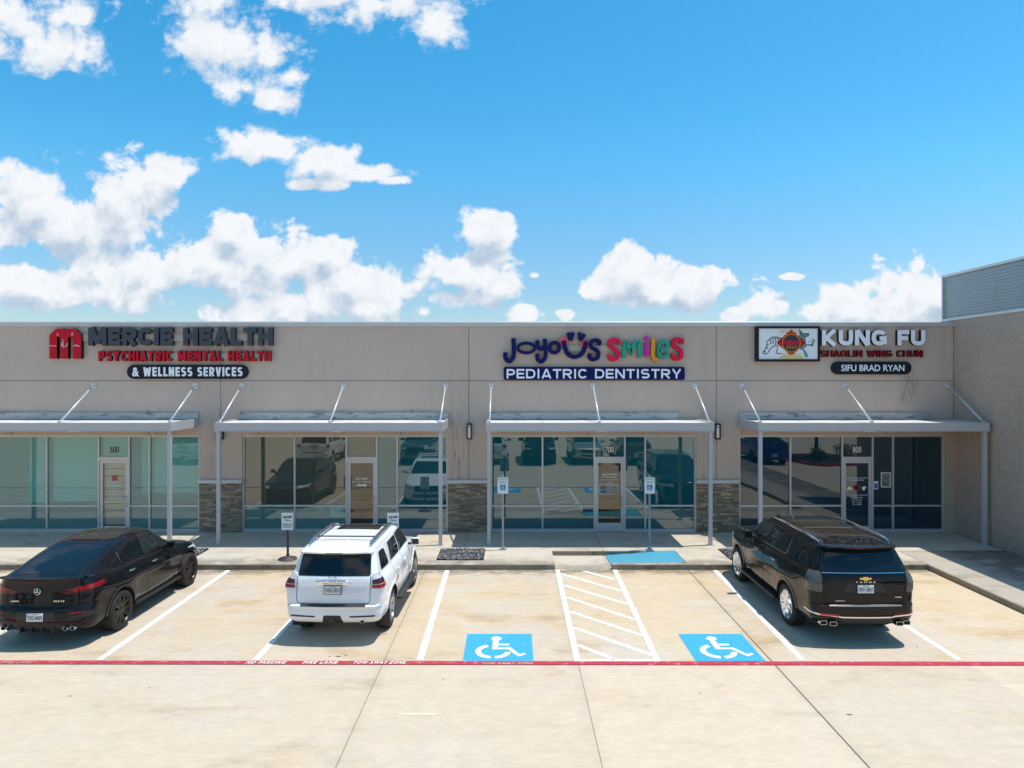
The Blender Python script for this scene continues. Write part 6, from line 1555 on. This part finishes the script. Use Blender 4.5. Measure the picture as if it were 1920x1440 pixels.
        patch(bm, c, 'headlight', C_CLEARL, 'y', [(s*0.50,0.80),(s*0.95,0.84),(s*0.95,0.93),(s*0.52,0.90)], lambda q, n_, s=s: q.y > 4.1 and q.x*s > 0.4 and n_.y > 0.05, 0.008)
        for x in (0.52, 0.645): tailpipe(c, s*x, 0.045+(x-0.52)*0.2, 0.40, 'round', C_SATIN)
    patch(bm, c, 'rear_window', C_GLASS, 'z', rpoly([(-0.64,0.27),(0.64,0.27),(0.55,1.12),(-0.55,1.12)], 0.10), lambda q, n_: q.z > 1.32 and n_.z > 0.1 and abs(n_.x) < 0.75 and q.y < 1.5, 0.005)
    patch(bm, c, 'windscreen', C_GLASSF, 'y', rpoly([(-0.72,1.19),(0.72,1.19),(0.58,1.63),(-0.58,1.63)], 0.05), lambda q, n_: q.y > 2.3 and n_.y > 0.12 and q.z > 1.17, 0.006)
    patch(bm, c, 'sunroof', C_ROOFGL, 'z', rpoly([(-0.50,1.52),(0.50,1.52),(0.50,2.62),(-0.50,2.62)], 0.05), topf(1.55), 0.004)
    patch(bm, c, 'roof_gap', C_SEAM, 'z', strip([(-0.57,1.40),(0.57,1.40)], 0.014), topf(1.5), 0.003, False)
    rf = rearf(0.5)
    mb = MB()                                                  # ducktail lip
    n_ = 24; lip = [(0.80*(2*k/n_-1), 0) for k in range(n_+1)]
    for (xa, _), (xb, _) in zip(lip, lip[1:]):
        def Y(x): return 0.035+0.14*(x/0.85)**2
        q = [[(x, Y(x)-0.03, 1.325), (x, Y(x)-0.03, 1.305), (x, Y(x)+0.10, 1.285), (x, Y(x)+0.14, 1.306)] for x in (xa, xb)]
        for i in range(4): mb.face([q[0][i], q[0][(i+1) % 4], q[1][(i+1) % 4], q[1][i]])
    bmesh.ops.remove_doubles(mb.bm, verts=mb.bm.verts[:], dist=1e-5)
    mb.build('lip_spoiler', P_BLACK, c)
    patch(bm, c, 'tailgate_gap', C_SEAM, 'y', strip([(-0.66,1.27),(-0.60,0.86),(-0.52,0.785),(0.52,0.785),(0.60,0.86),(0.66,1.27)], 0.010), rf, 0.0015, False)
    mb = MB(); mb.tube([(0.055*math.cos(2*math.pi*k/30), 0.064, 1.08+0.055*math.sin(2*math.pi*k/30)) for k in range(31)], 0.0065, 6)
    for k in range(3):
        t = math.pi/2+2*math.pi*k/3
        mb.prism([(0.052*math.cos(t), 1.08+0.052*math.sin(t)), (0.010*math.cos(t+1.05), 1.08+0.010*math.sin(t+1.05)), (0.010*math.cos(t-1.05), 1.08+0.010*math.sin(t-1.05))], 0.058, 0.066)
    mb.build('emblem', C_CHROME, c)
    badge_text(c, 'GLE 53', 0.30, 0.50, 0.89, 0.923, 0.068); badge_text(c, 'AMG', -0.50, -0.34, 0.89, 0.917, 0.068)
    patch(bm, c, 'plate_recess', C_TRIM, 'y', rpoly([(-0.36,0.54),(0.36,0.54),(0.34,0.71),(-0.34,0.71)], 0.02), rf, 0.003)
    plate(c, 0.0, -0.006, 0.625, 'THD-8489', R(-3))
    patch(bm, c, 'diffuser', C_PLAST, 'y', rpoly([(-0.46,0.32),(0.46,0.32),(0.42,0.47),(-0.42,0.47)], 0.02), rearf(0.5), 0.004)
    for x in (-0.30, -0.10, 0.10, 0.30):
        mb = MB(); mb.prism([(0.02,0.33),(0.35,0.29),(0.35,0.40),(0.05,0.45)], x-0.012, x+0.012, axis='x'); mb.build('diffuser_fin', C_TRIM, c)
    patch(bm, c, 'grille', C_TRIM, 'y', rpoly([(-0.45,0.55),(0.45,0.55),(0.40,0.90),(-0.40,0.90)], 0.06), lambda q, n_: q.y > 4.4 and n_.y > 0.1, 0.010)
    for y, z in WH:
        for s in (-1, 1): wheel(c, s*0.845, y, z, 0.29, 0.285, 'twin10', C_RIMB)
    bm.free(); return c

def place(car, x, y_axle, axle, rz, label, group='cars parked in front of the shops'):
    car.rotation_euler = (0, 0, rz)
    off = Matrix.Rotation(rz, 3, 'Z') @ Vector((0, axle, 0))
    car.location = (x-off.x, y_axle-off.y, 0)
    return tag(car, label, 'car', group)
wag = place(white_wagon(), -3.36, 14.02, 1.09, R(-1.5), 'white off-road wagon with roof rails and silver wheels, rear towards the fire lane')
big = place(black_wagon(), 6.62, 14.12, 1.30, R(0.0), 'long glossy black full-size wagon with chrome wheels and chrome roof rails')
cou = place(black_coupe(), -8.80, 13.82, 1.13, R(0.0), 'black fastback crossover with dark spoked wheels and red tail lamps')
# the opposite row, seen only as reflections in the shop glass
def again(src, x, y, rz, paint, label):
    c = copy_tree(src)
    c.location = (x, y, 0); c.rotation_euler = (0, 0, rz); tag(c, label, 'car', 'cars in the opposite row, reflected in the glass')
    if paint:
        for k in c.children_recursive:
            if k.type == 'MESH':
                for s in k.material_slots:
                    if s.material in (P_WHITE, P_BLACK, P_BLACK2): s.link = 'OBJECT'; s.material = paint
    return c
for src, x, yf, face, paint, lb in ((wag, -1.2, 4.3, 180, None, 'white wagon reflected beside the post of the first accessible sign'), (big, 1.6, 4.4, 0, None, 'dark full-size wagon reflected facing the third shopfront'),
        (wag, 4.4, 4.3, 0, P_SILVER, 'silver wagon reflected left of the door numbered 700'), (cou, 7.2, 4.3, 180, P_GREY, 'dark grey fastback reflected right of the door numbered 700'),
        (big, -5.6, 4.2, 0, P_GREY, 'dark grey wagon reflected above the white car in the second shopfront'), (wag, -11.5, 4.2, 180, None, 'white wagon reflected in the left panes of the second shopfront'),
        (wag, -19.0, 4.2, 180, P_WHITE, 'white wagon reflected right of the door numbered 500'), (cou, 15.2, 4.2, 180, P_BLUE, 'bright blue fastback reflected in the dark shopfront')):
    L = {wag.name: 4.83, big.name: 5.35, cou.name: 4.94}[src.name]
    if face == 0: again(src, x, yf-L, 0, paint, lb)
    else: again(src, x, yf, R(180), paint, lb)
# ------------------------------------------------------------------ planted island behind the camera, reflected in the dark shopfront
M_LEAF, n, b = new_mat('leaf')
p = n.obj(); n.put(b.inputs['Base Color'], n.mix(n.ss(n.noise(p, 1.6, 3), 0.35, 0.65), (0.03, 0.055, 0.018), (0.075, 0.12, 0.035))); b.inputs['Roughness'].default_value = 0.6
M_BARK = pbr('bark', (0.10, 0.075, 0.055), 0.9, var=0.3, scale=12, bump=0.5)
def leaves(mb, centres, n_, ls):
    for _ in range(n_):
        c, r = random.choice(centres); d = Vector((random.gauss(0, 1), random.gauss(0, 1), random.gauss(0, 0.8))).normalized()*r*random.uniform(0.45, 1.0)
        q = Vector(c)+d; a = Vector((random.gauss(0, 1), random.gauss(0, 1), random.gauss(0, 1))).normalized(); u = a.orthogonal().normalized()
        l = ls*random.uniform(0.6, 1.3); mb.face([q-u*l*0.5, q+a.cross(u)*l*0.28, q+u*l*0.5, q-a.cross(u)*l*0.28])
def tree(x, y, h, lb):
    T = empty('tree', (x, y, 0), 0, lb, 'tree')
    mb = MB(); mb.tube([(0, 0, 0), (0.03, 0.02, h*0.25), (-0.02, 0.04, h*0.5), (0.03, 0, h*0.8)], [0.14, 0.11, 0.08, 0.03], 10)
    tips = []
    for k in range(8):
        a = k*2.4; z0 = h*(0.3+0.05*k); tip = (1.0*math.cos(a), 1.0*math.sin(a), z0+h*0.18); tips.append(tip)
        mb.tube([(0, 0, z0), (0.5*math.cos(a), 0.5*math.sin(a), z0+h*0.08), tip], [0.05, 0.035, 0.012], 6)
    mb.build('trunk', M_BARK, T)
    cs = [(t, random.uniform(0.5, 0.85)) for t in tips]+[((random.uniform(-.6, .6), random.uniform(-.6, .6), h*random.uniform(.6, .95)), 0.7) for _ in range(5)]
    mb = MB(); leaves(mb, cs, 3200, 0.16); mb.build('crown', M_LEAF, T)
tree(18.8, 1.5, 4.6, 'dark leafy tree reflected in the second pane of the dark shopfront')
for x, y, lb in ((18.0, 3.4, 'dark clipped shrub reflected under the tree'), (20.2, 2.6, 'dark rounded shrub reflected right of the tree trunk')):
    S_ob = empty('shrub', (x, y, 0.1), 0, lb, 'shrub')
    mb = MB(); mb.tube([(0, 0, 0), (0.02, 0.0, 0.5)], [0.04, 0.02], 6); mb.build('stem', M_BARK, S_ob)
    mb = MB(); leaves(mb, [((random.uniform(-.4, .4), random.uniform(-.4, .4), random.uniform(.3, .75)), 0.35) for _ in range(7)], 1300, 0.09); mb.build('foliage', M_LEAF, S_ob)
mb = MB(); mb.prism(rpoly([(17.2, -1.0), (21.5, -1.0), (21.5, 4.4), (17.2, 4.4)], 1.2, 8), -0.02, 0.15, axis='z'); tag(mb.build('planted_island', M_RED_PAINT), kind='structure')
mb = MB(); mb.prism(rpoly([(17.38, -0.82), (21.32, -0.82), (21.32, 4.22), (17.38, 4.22)], 1.1, 8), 0.0, 0.158, axis='z'); tag(mb.build('mulch_bed', M_SOIL), kind='structure')
